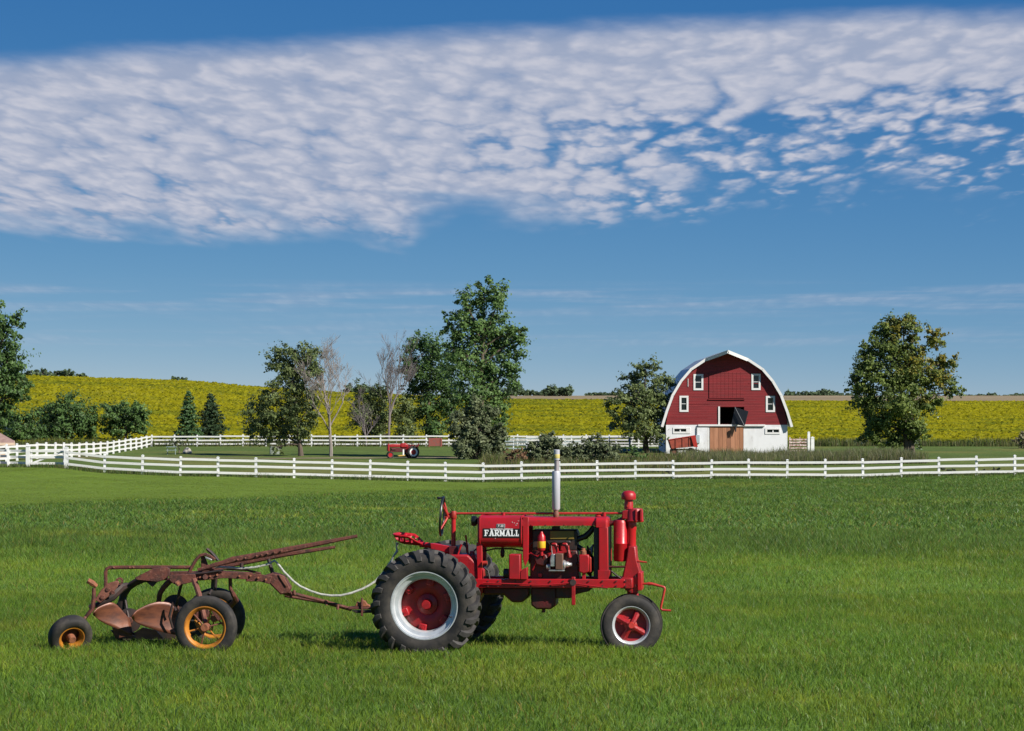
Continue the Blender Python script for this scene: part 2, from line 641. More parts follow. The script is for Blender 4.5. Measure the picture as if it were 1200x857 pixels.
# ------------------------------------------------------------------ grass blades
M_BLADE = leaf_mat('grass_blade', 0.48, 0.025)


def blades(name, X, Y, hgt, wid, col, bend=0.45, seg2=True, dz=-0.01):
    n = len(X)
    Z = H(X, Y) + dz
    a = RNG.uniform(0, 2 * np.pi, n)
    yaw = RNG.uniform(0, 2 * np.pi, n)
    bd = hgt * RNG.uniform(0.1, 1.0, n) * bend * 2
    dx, dy = np.cos(a) * bd, np.sin(a) * bd
    wx, wy = np.cos(yaw) * wid / 2, np.sin(yaw) * wid / 2
    base = np.stack([X, Y, Z], 1)
    W = np.stack([wx, wy, np.zeros(n)], 1)
    tip = base + np.stack([dx, dy, hgt], 1)
    if seg2:
        mid = base + np.stack([dx * 0.32, dy * 0.32, hgt * 0.60], 1)
        co = np.stack([base - W, base + W, mid + W * 0.8, mid - W * 0.8, tip], 1).reshape(-1, 3)
        k = np.arange(n)[:, None] * 5
        f = np.concatenate([k + [0, 1, 2], k + [0, 2, 3], k + [3, 2, 4]], 1).reshape(-1, 3)
        c = np.repeat(col, 5, 0).reshape(n, 5, 3)
        c = c.copy(); c[:, 4] *= 1.15
        c = c.reshape(-1, 3)
    else:
        co = np.stack([base - W, base + W, tip], 1).reshape(-1, 3)
        f = np.arange(3 * n).reshape(n, 3)
        c = np.repeat(col, 3, 0)
    return np_mesh(name, co, f, c)


def scatter(y0, y1, n, margin=1.16, pad=1.5, power=1.0):
    """Random spots on the ground in the wedge the photograph covers, with room to spare on each side."""
    t = RNG.random(n)
    Y = np.sqrt(y0 ** 2 + t * (y1 ** 2 - y0 ** 2)) if power == 1.0 else y0 + (y1 - y0) * t ** power
    hw = 600 / F_PX * Y * margin + pad
    X = RNG.uniform(-1, 1, n) * hw
    return X, Y


def grass_band(name, y0, y1, n, h0, h1, w, seg2=True, bend=0.45, power=1.0, label=None):
    X, Y = scatter(y0, y1, n, power=power)
    c, wh, wm = lawn_colour(X, Y)
    v = RNG.normal(1.0, 0.20, (n, 1)).clip(0.5, 1.6)
    c = c * v
    straw = RNG.random(n) < 0.06
    c[straw] = np.array([0.21, 0.18, 0.06]) * v[straw]
    yel = RNG.random(n) < 0.25
    c[yel] = c[yel] * [1.35, 1.12, 0.9]
    tuft = fbm(X / 0.55, Y / 0.55, 91, 3)
    hgt = RNG.uniform(h0, h1, n) * (0.45 + 1.1 * tuft) * (1 + 0.7 * wh) * (1 - 0.55 * wm)
    me = blades(name, X, Y, hgt, w * RNG.uniform(0.7, 1.3, n) * (1 + wh * 0.8), c, bend, seg2)
    return tag(link(name, me, M_BLADE), label, 'grass', kind='stuff')


grass_band('lawn_grass', 14.5, 28.5, 205000, 0.045, 0.102, 0.0068, True, 0.62, 1.0, 'green lawn grass around the tractor and plough')
grass_band('mown_lawn_grass', 28.5, 36, 170000, 0.045, 0.10, 0.0085, False, 0.62, 1.0, 'green lawn grass just beyond the tractor and plough')
grass_band('far_lawn_grass', 36, 62, 250000, 0.05, 0.11, 0.011, False, 0.65, 1.0, 'green grass of the lawn behind the tractor')
grass_band('hay_grass', 60, 153, 380000, 0.04, 0.085, 0.024, False, 0.9, 1.0, 'blue-green rough grass between lawn and white fence')


def field_plants():
    """Low leafy canopy: broad leaf sprays facing mostly upwards."""
    n = 165000
    Y = 260 + (606 - 260) * RNG.random(n) ** 1.6
    hw = 600 / F_PX * Y * 1.15 + 10
    X = RNG.uniform(-1, 1, n) * hw
    t = np.clip(field_patch(X, Y) + RNG.normal(0.05, 0.12, n), 0, 1)[:, None]
    c = (GRN * (1 - t) + YEL * t) * RNG.normal(1, 0.10, (n, 1)).clip(0.7, 1.4)
    Z = H(X, Y) + 0.15 + RNG.uniform(0.0, 0.26, n) + 0.25 * fbm(X / 3, Y / 3, 77, 2)
    nr = RNG.normal(0, 0.42, (n, 3)); nr[:, 2] = 1.0; nr[:, 1] -= 0.35
    nr /= np.linalg.norm(nr, axis=1, keepdims=True)
    tt = RNG.normal(0, 1, (n, 3)); tt -= nr * (tt * nr).sum(1, keepdims=True); tt /= np.linalg.norm(tt, axis=1, keepdims=True)
    bb = np.cross(nr, tt)
    s_ = (RNG.uniform(0.22, 0.5, n) * (0.8 + Y / 900))[:, None]
    C = np.stack([X, Y, Z], 1)
    co = np.stack([C - tt * s_ * 0.7, C - bb * s_ * 0.5, C + tt * s_ * 0.7, C + bb * s_ * 0.5], 1).reshape(-1, 3)
    k = np.arange(n)[:, None] * 4
    f = np.concatenate([k + [0, 1, 2], k + [0, 2, 3]], 1).reshape(-1, 3)
    me = np_mesh('bean_plants', co, f, np.repeat(c, 4, 0))
    tag(link('bean_plants', me, M_BLADE), 'ripening yellow bean plants covering the far slope', 'crop', kind='stuff')


field_plants()


def weeds(name, label, xr, yr, n, h0, h1, w, pal, clump=2.2, thresh=0.0, mask=None):
    X = RNG.uniform(xr[0], xr[1], n); Y = RNG.uniform(yr[0], yr[1], n)
    d = fbm(X / clump, Y / clump, 101, 3)
    keep = d > thresh
    if mask is not None:
        keep &= mask(X, Y)
    X, Y, d = X[keep], Y[keep], d[keep]
    n = len(X)
    pal = np.array(pal)
    c = pal[RNG.integers(0, len(pal), n)] * RNG.normal(1, 0.2, (n, 1)).clip(0.5, 1.5)
    me = blades(name, X, Y, RNG.uniform(h0, h1, n) * (0.4 + 1.2 * d), w * RNG.uniform(0.6, 1.4, n), c, 0.25, True)
    return tag(link(name, me, M_BLADE), label, 'weeds', kind='stuff')


WEEDS = [(0.18, 0.17, 0.075), (0.13, 0.16, 0.05), (0.20, 0.18, 0.10), (0.10, 0.14, 0.04), (0.17, 0.17, 0.11)]
weeds('tall_weeds', 'tall grey-green weeds in front of the barn', (14, 32.5), (186, 203), 28000, 0.5, 1.05, 0.035, WEEDS, 1.6)
weeds('rough_weeds', 'rough green and tan weeds beside the bushes behind the white fence', (-2.5, 14), (170, 205), 20000, 0.3, 0.9, 0.035,
      [(0.12, 0.15, 0.035), (0.16, 0.15, 0.065), (0.09, 0.13, 0.03), (0.19, 0.15, 0.08)], 2.5, 0.42)
weeds('fence_weeds', 'uncut grass along the foot of the white fence', (-34, 40), (152.6, 156.5), 18000, 0.1, 0.3, 0.03,
      [(0.07, 0.12, 0.03), (0.09, 0.13, 0.035), (0.12, 0.12, 0.05)], 2.0, 0.3)
weeds('field_edge_weeds', 'green weedy margin along the foot of the bean field', (-75, 75), (255.5, 261), 18000, 0.4, 0.9, 0.06,
      [(0.08, 0.12, 0.03), (0.11, 0.13, 0.04), (0.14, 0.13, 0.06)], 3.0, 0.25)

# ------------------------------------------------------------------ paints and metals
RED = mat('red_paint', (0.40, 0.008, 0.014), 0.34, color2=(0.265, 0.007, 0.011), nscale=3.5, rough2=0.5, spec=0.5,
          color3=(0.20, 0.022, 0.018), n3scale=26, lo3=0.60, hi3=0.72, bump=0.05, bscale=60)
RED_CAST = mat('red_painted_casting', (0.32, 0.008, 0.012), 0.42, color2=(0.19, 0.008, 0.010), nscale=9, lo=0.4, hi=0.7, bump=0.18, bscale=55)
RED_DARK = mat('dark_red_casting', (0.10, 0.006, 0.008), 0.5, color2=(0.035, 0.010, 0.008), nscale=8, lo=0.35, hi=0.65, bump=0.2, bscale=50)  # darker red with random near-black patches
RED_ORANGE = mat('faded_red_paint', (0.40, 0.026, 0.018), 0.45, color2=(0.29, 0.024, 0.016), nscale=12)
SILVER = mat('silver_paint', (0.50, 0.53, 0.56), 0.34, 0.25, color2=(0.38, 0.40, 0.42), nscale=6, bump=0.04)
WHITE_PIPE = mat('silver_grey_muffler', (0.47, 0.47, 0.53), 0.42, 0.1, color2=(0.38, 0.38, 0.43), nscale=5, stretch=(1, 1, 0.3))
RUBBER = mat('dusty_rubber', (0.017, 0.016, 0.016), 0.75, color2=(0.062, 0.053, 0.044), nscale=6, lo=0.42, hi=0.7, bump=0.15, bscale=70, spec=0.35)
RUBBER_LUG = mat('worn_lug_rubber', (0.050, 0.046, 0.044), 0.65, color2=(0.022, 0.020, 0.020), nscale=9, lo=0.4, hi=0.7, bump=0.1, bscale=60, spec=0.4)
BLACK = mat('black_enamel', (0.008, 0.008, 0.009), 0.4)
DARK_IRON = mat('greasy_and_shaded_iron', (0.014, 0.012, 0.012), 0.55, color2=(0.04, 0.018, 0.014), nscale=10)  # black iron; also shade painted on the arched plough beam and coulters
WHITE_DECAL = mat('white_decal', (0.80, 0.80, 0.80), 0.5)
YELLOW = mat('yellow_decal', (0.62, 0.36, 0.012), 0.5)
PALE_YELLOW = mat('pale_yellow_tape', (0.48, 0.40, 0.13), 0.6)
OLIVE = mat('olive_enamel_plate', (0.16, 0.11, 0.016), 0.5)
ALU = mat('dull_aluminium', (0.55, 0.55, 0.55), 0.35, 0.7, color2=(0.3, 0.3, 0.3), nscale=20)
BROWN_COIL = mat('brown_bakelite', (0.12, 0.06, 0.04), 0.5)
RUST = mat('rusty_red_iron', (0.115, 0.031, 0.019), 0.72, color2=(0.040, 0.014, 0.010), nscale=13, lo=0.40, hi=0.66,
           color3=(0.17, 0.070, 0.045), n3scale=30, lo3=0.57, hi3=0.68, bump=0.35, bscale=60)
RUST_PINK = mat('faded_rusty_plate', (0.19, 0.070, 0.044), 0.7, color2=(0.10, 0.031, 0.020), nscale=9, lo=0.42, hi=0.68, bump=0.3, bscale=60)
RUST_ORANGE = mat('orange_rust', (0.26, 0.090, 0.040), 0.75, color2=(0.13, 0.045, 0.024), nscale=14, bump=0.3, bscale=60)
STEEL_BROWN = mat('polished_brown_steel', (0.165, 0.060, 0.033), 0.40, 0.15, color2=(0.075, 0.027, 0.018), nscale=6, stretch=(1, 1, 3.0), bump=0.06, bscale=40, rough2=0.5)
ORANGE_RIM = mat('orange_yellow_rim_paint', (0.42, 0.16, 0.016), 0.5, color2=(0.24, 0.08, 0.016), nscale=9, lo=0.45, hi=0.7)
ROPE_M = mat('pale_rope', (0.42, 0.42, 0.38), 0.8, color2=(0.26, 0.27, 0.24), nscale=40, bump=0.4, bscale=150)
GALV = mat('grey_galvanised', (0.30, 0.31, 0.31), 0.45, 0.5)

# ------------------------------------------------------------------ wheels


def ring_tyre(r, w, rr, bulge=1.0, seg=56):
    """Tyre cross-section lathed about y: r outer, rr bead radius, w width."""
    h = w / 2
    prof = [(rr, -h * 0.72), (rr + (r - rr) * 0.18, -h * 0.92), (rr + (r - rr) * 0.45, -h * bulge), (rr + (r - rr) * 0.75, -h * 0.97),
            (r - (r - rr) * 0.08, -h * 0.78), (r - (r - rr) * 0.015, -h * 0.45), (r, 0)]
    prof += [(a, -b) for (a, b) in prof[-2::-1]]
    return MB().lathe(prof, seg, 'Y')


def lug_mesh(side):
    """One tread bar of the big rear tyre: from the tread centre over the shoulder on to the side wall."""
    secs = [(-0.02, 0.02, 0.600, 0.550, 0.040), (0.06, 0.075, 0.600, 0.548, 0.045), (0.125, 0.130, 0.590, 0.535, 0.060),
            (0.170, 0.156, 0.550, 0.520, 0.068), (0.190, 0.163, 0.488, 0.480, 0.052)]
    vs, fs = [], []
    for (a, yy, rt, rb, w) in secs:
        da = w / 2 / rt
        for (aa, rad, sh) in ((a - da * 0.8, rt, 0), (a + da * 0.8, rt, 0), (a + da * 1.25, rb, 0.02), (a - da * 1.25, rb, 0.02)):
            vs.append((rad * math.sin(aa), side * (yy - sh), rad * math.cos(aa)))
    n = len(secs)
    for i in range(n - 1):
        for k in range(4):
            k2 = (k + 1) % 4
            fs.append((i * 4 + k, i * 4 + k2, (i + 1) * 4 + k2, (i + 1) * 4 + k))
    fs.append((0, 1, 2, 3)); fs.append(tuple((n - 1) * 4 + k for k in (3, 2, 1, 0)))
    return MB().add(vs, fs).mesh('lug', True, 35)


LUG = {s: lug_mesh(s) for s in (-1, 1)}
for me_ in LUG.values():
    me_.materials.append(RUBBER_LUG)


def rear_wheel(parent, y, out):
    """out = -1: the dished outside faces -y."""
    c = MB()
    # cast centre: shallow dish with six webs
    q_ = -out
    c.lathe([(0.0, q_ * 0.10), (0.10, q_ * 0.10), (0.13, q_ * 0.085), (0.20, q_ * 0.07), (0.288, q_ * 0.09), (0.288, q_ * 0.115), (0.20, q_ * 0.095), (0.12, q_ * 0.12), (0.0, q_ * 0.13)], 40, 'Y')
    w = c.build('rear_wheel', RED_CAST, parent, loc=(0, y, 0.60))
    inn = -out * 0.075
    t = ring_tyre(0.565, 0.30, 0.345, 1.03)
    t.build('tyre', RUBBER, w)
    rim = MB()
    h = 0.125
    prof = [(0.370, -h - 0.006), (0.374, -h + 0.004), (0.352, -h + 0.012), (0.340, -h + 0.045), (0.305, -h + 0.055), (0.292, -h + 0.085), (0.290, 0.0),
            (0.292, h - 0.085), (0.305, h - 0.055), (0.340, h - 0.045), (0.352, h - 0.012), (0.374, h - 0.004), (0.370, h + 0.006)]
    inner = [(a - 0.010, b) for (a, b) in prof[::-1]]
    rim.lathe(prof + inner, 64, 'Y', closed=True)
    rim.build('rim', SILVER, w)
    hub = MB()
    hub.lathe([(0, inn + out * 0.09), (0.045, inn + out * 0.09), (0.055, inn + out * 0.07), (0.06, inn + out * 0.02), (0.11, inn), (0.12, inn - out * 0.02), (0, inn - out * 0.02)], 24, 'Y')
    hub.build('hub', RED_CAST, w)
    for k in range(6):
        a = math.pi * 2 * k / 6 + 0.35
        d = Vector((math.cos(a), 0, math.sin(a)))
        web = MB()
        mt = Matrix.Rotation(-a, 3, 'Y')
        web.box(d * 0.250 + Vector((0, inn + out * 0.03, 0)), (0.07, 0.07, 0.085), mt)
        web.build('rim_clamp', RED, w, bevel=0.008)
        bo = MB().cyl(d * 0.25 + Vector((0, inn + out * 0.06, 0)), d * 0.25 + Vector((0, inn + out * 0.085, 0)), 0.016, 6)
        bo.build('bolt', RED_CAST, w)
    for k in range(22):
        for s in (-1, 1):
            o = bpy.data.objects.new('lug', LUG[s])
            COL.objects.link(o); o.parent = w
            o.rotation_euler = (0, 2 * math.pi * (k + (0.5 if s > 0 else 0)) / 22, 0)
    v = MB().cyl((0.30, out * (h - 0.02), -0.12), (0.285, out * (h + 0.035), -0.115), 0.006, 6)
    v.build('valve', DARK_IRON, w)
    return w


def front_wheel(parent, loc, steer):
    c = MB()
    out = -1
    c.lathe([(0.0, 0.03), (0.06, 0.03), (0.10, 0.04), (0.185, 0.03), (0.185, 0.045), (0.10, 0.055), (0.0, 0.045)], 32, 'Y')
    w = c.build('front_wheel', RED_CAST, parent, loc=loc, rot=(R(-3 if loc[1] < 0 else 3), 0, steer))
    t = ring_tyre(0.330, 0.135, 0.205, 1.05, 48)
    # circumferential ribs on the front tyre
    for yy in (-0.04, -0.014, 0.014, 0.04):
        rr_ = 0.336 - abs(yy) * 0.12
        t.lathe([(rr_ - 0.012, yy - 0.009), (rr_ + 0.004, yy - 0.008), (rr_ + 0.004, yy + 0.008), (rr_ - 0.012, yy + 0.009)], 48, 'Y')
    t.build('tyre', RUBBER, w)
    rim = MB()
    h = 0.062
    h = 0.052
    prof = [(0.213, -h), (0.215, -h + 0.006), (0.203, -h + 0.012), (0.196, -h + 0.03), (0.186, -h + 0.045), (0.184, 0), (0.196, h - 0.03), (0.203, h - 0.012), (0.215, h - 0.006), (0.213, h)]
    rim.lathe(prof + [(a - 0.007, b) for (a, b) in prof[::-1]], 56, 'Y', closed=True)
    rim.build('rim', SILVER, w)
    for s in (-1, 1):
        hub = MB().lathe([(0, s * 0.085), (0.03, s * 0.085), (0.04, s * 0.065), (0.042, s * 0.03), (0.07, s * 0.012), (0, 0)], 20, 'Y')
        hub.build('hub', RED_ORANGE, w)
    for k in range(4):
        a = 2 * math.pi * k / 4 + 1.05
        d = Vector((math.cos(a), 0, math.sin(a)))
        sp = MB().tube([d * 0.03 + Vector((0, out * 0.04, 0)), d * 0.09 + Vector((0, out * 0.02, 0)), d * 0.176 + Vector((0, 0.028, 0))], [0.030, 0.030, 0.042], 8)
        sp.build('spoke', RED_CAST, w)
    return w


# ------------------------------------------------------------------ the tractor
YAW = R(-7.8)
TX, TY = -0.815, 26.87
SINK = 0.065           # tyres settled into the turf
_c, _s = math.cos(YAW), math.sin(YAW)


def tp(px, py, ly=0.0):
    """A spot of the photograph on the plane y = ly of the tractor's own frame -> (x, z)."""
    k = (px - CX) / F_PX
    x = (k * (TY + ly * _c) - TX + ly * _s) / (_c - k * _s)
    Y = TY + x * _s + ly * _c
    return (x, CAM_Z + (HY - py) / F_PX * Y - (hz(TX, TY) - SINK))


def t3(px, py, ly=0.0):
    x, z = tp(px, py, ly)
    return Vector((x, ly, z))


def make_tractor():
    T = thing('tractor', 'red antique row-crop tractor with silver rear rims and tall grey exhaust on the lawn', 'tractor', (TX, TY, hz(TX, TY) - SINK), YAW)

    def pr(name, pts, y0, y1, m_=RED, ref=None, bevel=0.006, parent=T):
        ref = y0 if ref is None else ref
        return MB().prism([tp(a, b, ref) for a, b in pts], y0, y1).build(name, m_, parent, bevel=bevel)

    def bx_(name, a, b, y0, y1, m_=RED, bevel=0.006, parent=T):
        return pr(name, [(a[0], a[1]), (b[0], a[1]), (b[0], b[1]), (a[0], b[1])], y0, y1, m_, None, bevel, parent)

    def tb(name, pts, r, m_=RED, ly=0.0, seg=10, parent=T):
        q = [t3(p[0], p[1], p[2] if len(p) > 2 else ly) for p in pts]
        return MB().tube(q, r, seg).build(name, m_, parent)

    # chassis ------------------------------------------------------
    for y0, y1 in ((-0.25, -0.18), (0.18, 0.25)):
        x0, z0 = tp(556, 688.8, -0.25); x1, z1 = tp(732, 689, -0.25)
        zt0 = tp(556, 678.6, -0.25)[1]; zt1 = tp(732, 679, -0.25)[1]
        MB().prism([(x0, z0), (x1, z1), (x1, zt1), (x0, zt0)], y0, y1).build('frame_rail', RED, T, bevel=0.006)
    pr('gear_housing', [(498, 660), (528, 650), (548, 650), (566, 667), (566, 694), (556, 712), (520, 722), (492, 724), (482, 700)], -0.17, 0.17, RED_CAST, bevel=0.02)
    ax = MB()
    ax.cyl((0, -0.86, 0.60), (0, 0.86, 0.60), 0.045, 20)
    ax.lathe([(0.0, -0.62), (0.075, -0.62), (0.085, -0.5), (0.11, -0.3), (0.17, -0.16), (0.17, 0.16), (0.11, 0.3), (0.085, 0.5), (0.075, 0.62), (0, 0.62)], 28, 'Y', (0, 0, 0.60))
    ax.build('rear_axle', RED_CAST, T)
    rear_wheel(T, -0.875, -1)
    rear_wheel(T, 0.875, 1)
    # underside
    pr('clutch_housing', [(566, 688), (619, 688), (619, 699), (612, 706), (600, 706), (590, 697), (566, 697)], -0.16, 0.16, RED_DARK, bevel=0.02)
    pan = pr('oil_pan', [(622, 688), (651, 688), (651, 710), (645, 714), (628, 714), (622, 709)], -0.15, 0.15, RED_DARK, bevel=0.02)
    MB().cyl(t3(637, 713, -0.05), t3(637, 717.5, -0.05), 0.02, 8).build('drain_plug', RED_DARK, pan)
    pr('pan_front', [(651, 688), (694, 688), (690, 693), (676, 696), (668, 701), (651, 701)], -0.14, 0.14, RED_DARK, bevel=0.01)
    pr('shift_bracket', [(669.5, 676), (674, 676), (674, 709), (669.5, 709)], -0.275, -0.255, RED_CAST)
    MB().cyl(t3(671.5, 682.5, -0.28), t3(671.5, 682.5, -0.24), 0.035, 12).build('pivot', DARK_IRON, T)
    tb('control_rod', [(566, 683, -0.27), (640, 685.5, -0.27), (668, 683, -0.27), (712, 689, -0.27)], 0.008, RED_CAST)
    # seat ---------------------------------------------------------
    seat = MB()
    nx, ny = 17, 21
    x0, z0 = tp(497, 639); x1, z1 = tp(462, 635.5)
    gv = {}
    for i in range(nx):
        u = i / (nx - 1)
        for j in range(ny):
            v = j / (ny - 1) * 2 - 1
            wdt = 0.21 * (0.30 + 0.70 * math.sin(math.pi * min(0.5, u * 0.95)) ** 0.8)
            rim_ = max(abs(v) ** 3.0, max(0.0, (u - 0.55) / 0.45) ** 2.4)
            x = x0 + (x1 - x0) * u * (1 - 0.10 * v * v)
            z = z0 + (z1 - z0) * u + rim_ * (0.02 + 0.085 * min(1.0, u * 2.2))
            gv[i, j] = len(seat.v); seat.v.append((x, wdt * v, z))
    for i in range(nx - 1):
        for j in range(ny - 1):
            slot = 5 <= i <= 14 and i % 3 != 0 and (j in (1, 2, 17, 18) or j in (6, 9, 12))
            if not slot:
                seat.f.append((gv[i, j], gv[i + 1, j], gv[i + 1, j + 1], gv[i, j + 1]))
    so = seat.build('seat', RED, T)
    sm = so.modifiers.new('thickness', 'SOLIDIFY'); sm.thickness = 0.008
    tb('seat_spring', [(492, 638), (503, 639), (515, 643), (533, 648)], [0.03, 0.03, 0.034, 0.036], RED, 0.0, 8)
    pr('seat_bracket', [(504, 636.5), (520, 639), (527, 640), (527, 648), (505, 643.5)], -0.06, 0.06, RED)
    pr('platform_post', [(526, 640), (536, 640), (540, 656), (526, 656)], -0.09, 0.09, RED_DARK)
    ch = [t3(466, 636, -0.05), t3(464.5, 641, -0.05), t3(465.5, 646, -0.05), t3(461, 652, -0.05), t3(459, 658, -0.05)]
    MB().tube(ch, [0.02, 0.008, 0.016, 0.008, 0.014], 8).build('seat_chain', GALV, T)
    # steering -----------------------------------------------------
    tb('steering_post', [(531.5, 600), (531.5, 656)], 0.026, RED, 0.0, 14)
    MB().lathe([(0, 0.03), (0.03, 0.028), (0.036, 0.0), (0.036, -0.05), (0.028, -0.06), (0, -0.06)], 16, 'Z', t3(531.5, 602)).build('post_cap', RED_ORANGE, T)
    tb('steering_shaft', [(523, 602.2), (540, 601.8), (731, 601.5)], 0.013, RED_ORANGE, 0.0, 10)
    for px in (590, 708):
        MB().cyl(t3(px, 605), t3(px, 600.4), 0.022, 10).build('shaft_bearing', RED, T)
    cw = t3(518.3, 605)
    tilt = math.atan2(3.2, 46)
    sw = MB()
    for k in range(48):
        pass
    tor = []
    for k in range(40):
        a = 2 * math.pi * k / 40
        for j in range(8):
            b = 2 * math.pi * j / 8
            rr_ = 0.215 + 0.014 * math.cos(b)
            tor.append((0.014 * math.sin(b), rr_ * math.cos(a), rr_ * math.sin(a)))
    tf = []
    for k in range(40):
        for j in range(8):
            tf.append((k * 8 + j, ((k + 1) % 40) * 8 + j, ((k + 1) % 40) * 8 + (j + 1) % 8, k * 8 + (j + 1) % 8))
    sw.add(tor, tf)
    swo = sw.build('steering_wheel', BLACK, T, loc=cw, rot=(0, tilt, R(4)))
    for k in range(4):
        a = math.pi / 4 + k * math.pi / 2
        MB().tube([(0.065, 0, 0), (0.05, 0.05 * math.cos(a), 0.05 * math.sin(a)), (0.0, 0.21 * math.cos(a), 0.21 * math.sin(a))], [0.014, 0.012, 0.009], 8).build('spoke', RED_ORANGE, swo)
    MB().cyl((0.03, 0, 0), (0.09, 0, 0), 0.026, 14).build('hub', RED_ORANGE, swo)
    MB().tube([(0, -0.03, 0.21), (-0.03, -0.03, 0.205), (-0.055, -0.03, 0.200), (-0.062, -0.03, 0.215)], [0.008, 0.012, 0.02, 0.012], 10).build('spinner_knob', BLACK, swo)
    # fuel tank ----------------------------------------------------
    xa = tp(559.5, 620, -0.22)[0]; xb = tp(611.5, 620, -0.22)[0]
    zt = tp(585, 604.6, -0.1)[1]; zs = tp(585, 631, -0.22)[1]; zb = tp(585, 641.5, -0.02)[1]
    sec = []
    for k in range(13):                                   # rounded belly
        a = math.pi * k / 12
        sec.append((-0.225 * math.cos(a), zs - (zs - zb) * math.sin(a) ** 0.8))
    sec += [(0.225, zt - 0.05), (0.215, zt - 0.018), (0.18, zt - 0.004), (0, zt + 0.004), (-0.18, zt - 0.004), (-0.215, zt - 0.018), (-0.225, zt - 0.05)]
    tk = MB()
    n = len(sec)
    ends = [(xa, 0.94), (xa + 0.012, 1.0), (xb - 0.012, 1.0), (xb, 0.94)]
    zc = (zt + zb) / 2
    for (x, sc) in ends:
        tk.v += [(x, y * sc, zc + (z - zc) * sc) for (y, z) in sec]
    for i in range(3):
        for k in range(n):
            k2 = (k + 1) % n
            tk.f.append((i * n + k, i * n + k2, (i + 1) * n + k2, (i + 1) * n + k))
    tk.f.append(tuple(range(n - 1, -1, -1))); tk.f.append(tuple(3 * n + k for k in range(n)))
    tank = tk.build('fuel_tank', RED, T, angle=30)
    # name plate and its lettering
    pl = -0.2265

    def plate(name, a, b, m_, y0, y1):
        p0 = tp(a[0], a[1], y0); p1 = tp(b[0], b[1], y0)
        return MB().box(((p0[0] + p1[0]) / 2, (y0 + y1) / 2, (p0[1] + p1[1]) / 2), (abs(p1[0] - p0[0]), abs(y1 - y0), abs(p1[1] - p0[1]))).build(name, m_, tank)

    plate('name_plate', (566.2, 619.2), (609.6, 630.2), BLACK, pl - 0.004, pl)
    plate('model_plate', (582.2, 614.0), (591.8, 618.4), SILVER, pl - 0.004, pl)
    plate('model_plate_face', (583.0, 614.5), (591.0, 617.9), BLACK, pl - 0.006, pl - 0.0042)

    def lettering(name, txt, a, b, y, m_, bold=0.0):
        """Flat lettering fitted to the box a-b on the tank's side."""
        cu = bpy.data.curves.new(name, 'FONT')
        cu.body = txt; cu.size = 1.0; cu.extrude = 0.0; cu.offset = bold
        tmp = bpy.data.objects.new(name, cu)
        COL.objects.link(tmp)
        dg = bpy.context.evaluated_depsgraph_get()
        me = bpy.data.meshes.new_from_object(tmp.evaluated_get(dg))
        bpy.data.objects.remove(tmp); bpy.data.curves.remove(cu)
        co = np.array([v.co[:] for v in me.vertices])
        mn, mx = co.min(0), co.max(0)
        p0 = tp(a[0], b[1], y); p1 = tp(b[0], a[1], y)
        for v in me.vertices:
            s_ = (v.co.x - mn[0]) / (mx[0] - mn[0]); t_ = (v.co.y - mn[1]) / (mx[1] - mn[1])
            v.co = (p0[0] + (p1[0] - p0[0]) * s_, y, p0[1] + (p1[1] - p0[1]) * t_)
        me.update()
        return link(name, me, m_, tank)

    # FARMALL in heavy slab-serif capitals, drawn stroke by stroke
    L_ = MB()
    y_ = pl - 0.0062

    def quad(p):
        L_.add([(q[0], y_, q[1]) for q in p], [(0, 1, 2, 3)])

    def stroke(x0_, z0_, x1_, z1_, w):
        dx, dz = x1_ - x0_, z1_ - z0_
        l = math.hypot(dx, dz); nx_, nz_ = -dz / l * w / 2, dx / l * w / 2
        quad([(x0_ + nx_, z0_ + nz_), (x1_ + nx_, z1_ + nz_), (x1_ - nx_, z1_ - nz_), (x0_ - nx_, z0_ - nz_)])

    def hb(x0_, x1_, z0_, z1_):
        quad([(x0_, z0_), (x1_, z0_), (x1_, z1_), (x0_, z1_)])

    pA = tp(567.3, 628.1, y_); pB = tp(608.3, 621.2, y_)
    W, Hh = pB[0] - pA[0], pB[1] - pA[1]
    lw = W / 7.25
    th = lw * 0.27
    sf = lw * 0.15

    def serif(xc, zb_, up=False):
        hb(xc - lw * 0.24, xc + lw * 0.24, zb_ - (sf if up else 0), zb_ + (0 if up else sf))
    xcur = pA[0]
    zb_, ztp = pA[1], pB[1]
    for chs, wd in (('F', 1.0), ('A', 1.08), ('R', 1.05), ('M', 1.25), ('A', 1.08), ('L', 0.95), ('L', 0.84)):
        w = lw * wd; xl, xr = xcur + lw * 0.06, xcur + w - lw * 0.02
        if chs == 'F':
            hb(xl + lw * .12, xl + lw * .12 + th, zb_, ztp); serif(xl + lw * .22, zb_)
            hb(xl, xr - lw * .05, ztp - sf * 1.1, ztp); hb(xr - lw * .18, xr - lw * .05, ztp - Hh * .32, ztp)
            hb(xl + lw * .2, xr - lw * .28, zb_ + Hh * .42, zb_ + Hh * .42 + sf * 1.1); hb(xr - lw * .36, xr - lw * .26, zb_ + Hh * .3, zb_ + Hh * .68)
        elif chs == 'A':
            xm = (xl + xr) / 2
            stroke(xl + lw * .16, zb_, xm, ztp, th * .75); stroke(xr - lw * .16, zb_, xm, ztp, th * 1.15)
            hb(xl + lw * .26, xr - lw * .26, zb_ + Hh * .26, zb_ + Hh * .26 + sf); serif(xl + lw * .17, zb_); serif(xr - lw * .17, zb_)
        elif chs == 'R':
            hb(xl + lw * .12, xl + lw * .12 + th, zb_, ztp); serif(xl + lw * .22, zb_)
            hb(xl, xr - lw * .25, ztp - sf * 1.1, ztp); hb(xl + lw * .2, xr - lw * .25, zb_ + Hh * .42, zb_ + Hh * .42 + sf)
            stroke(xr - lw * .3, ztp - sf * .4, xr - lw * .14, ztp - Hh * .2, th * .8); stroke(xr - lw * .14, ztp - Hh * .16, xr - lw * .14, ztp - Hh * .38, th)
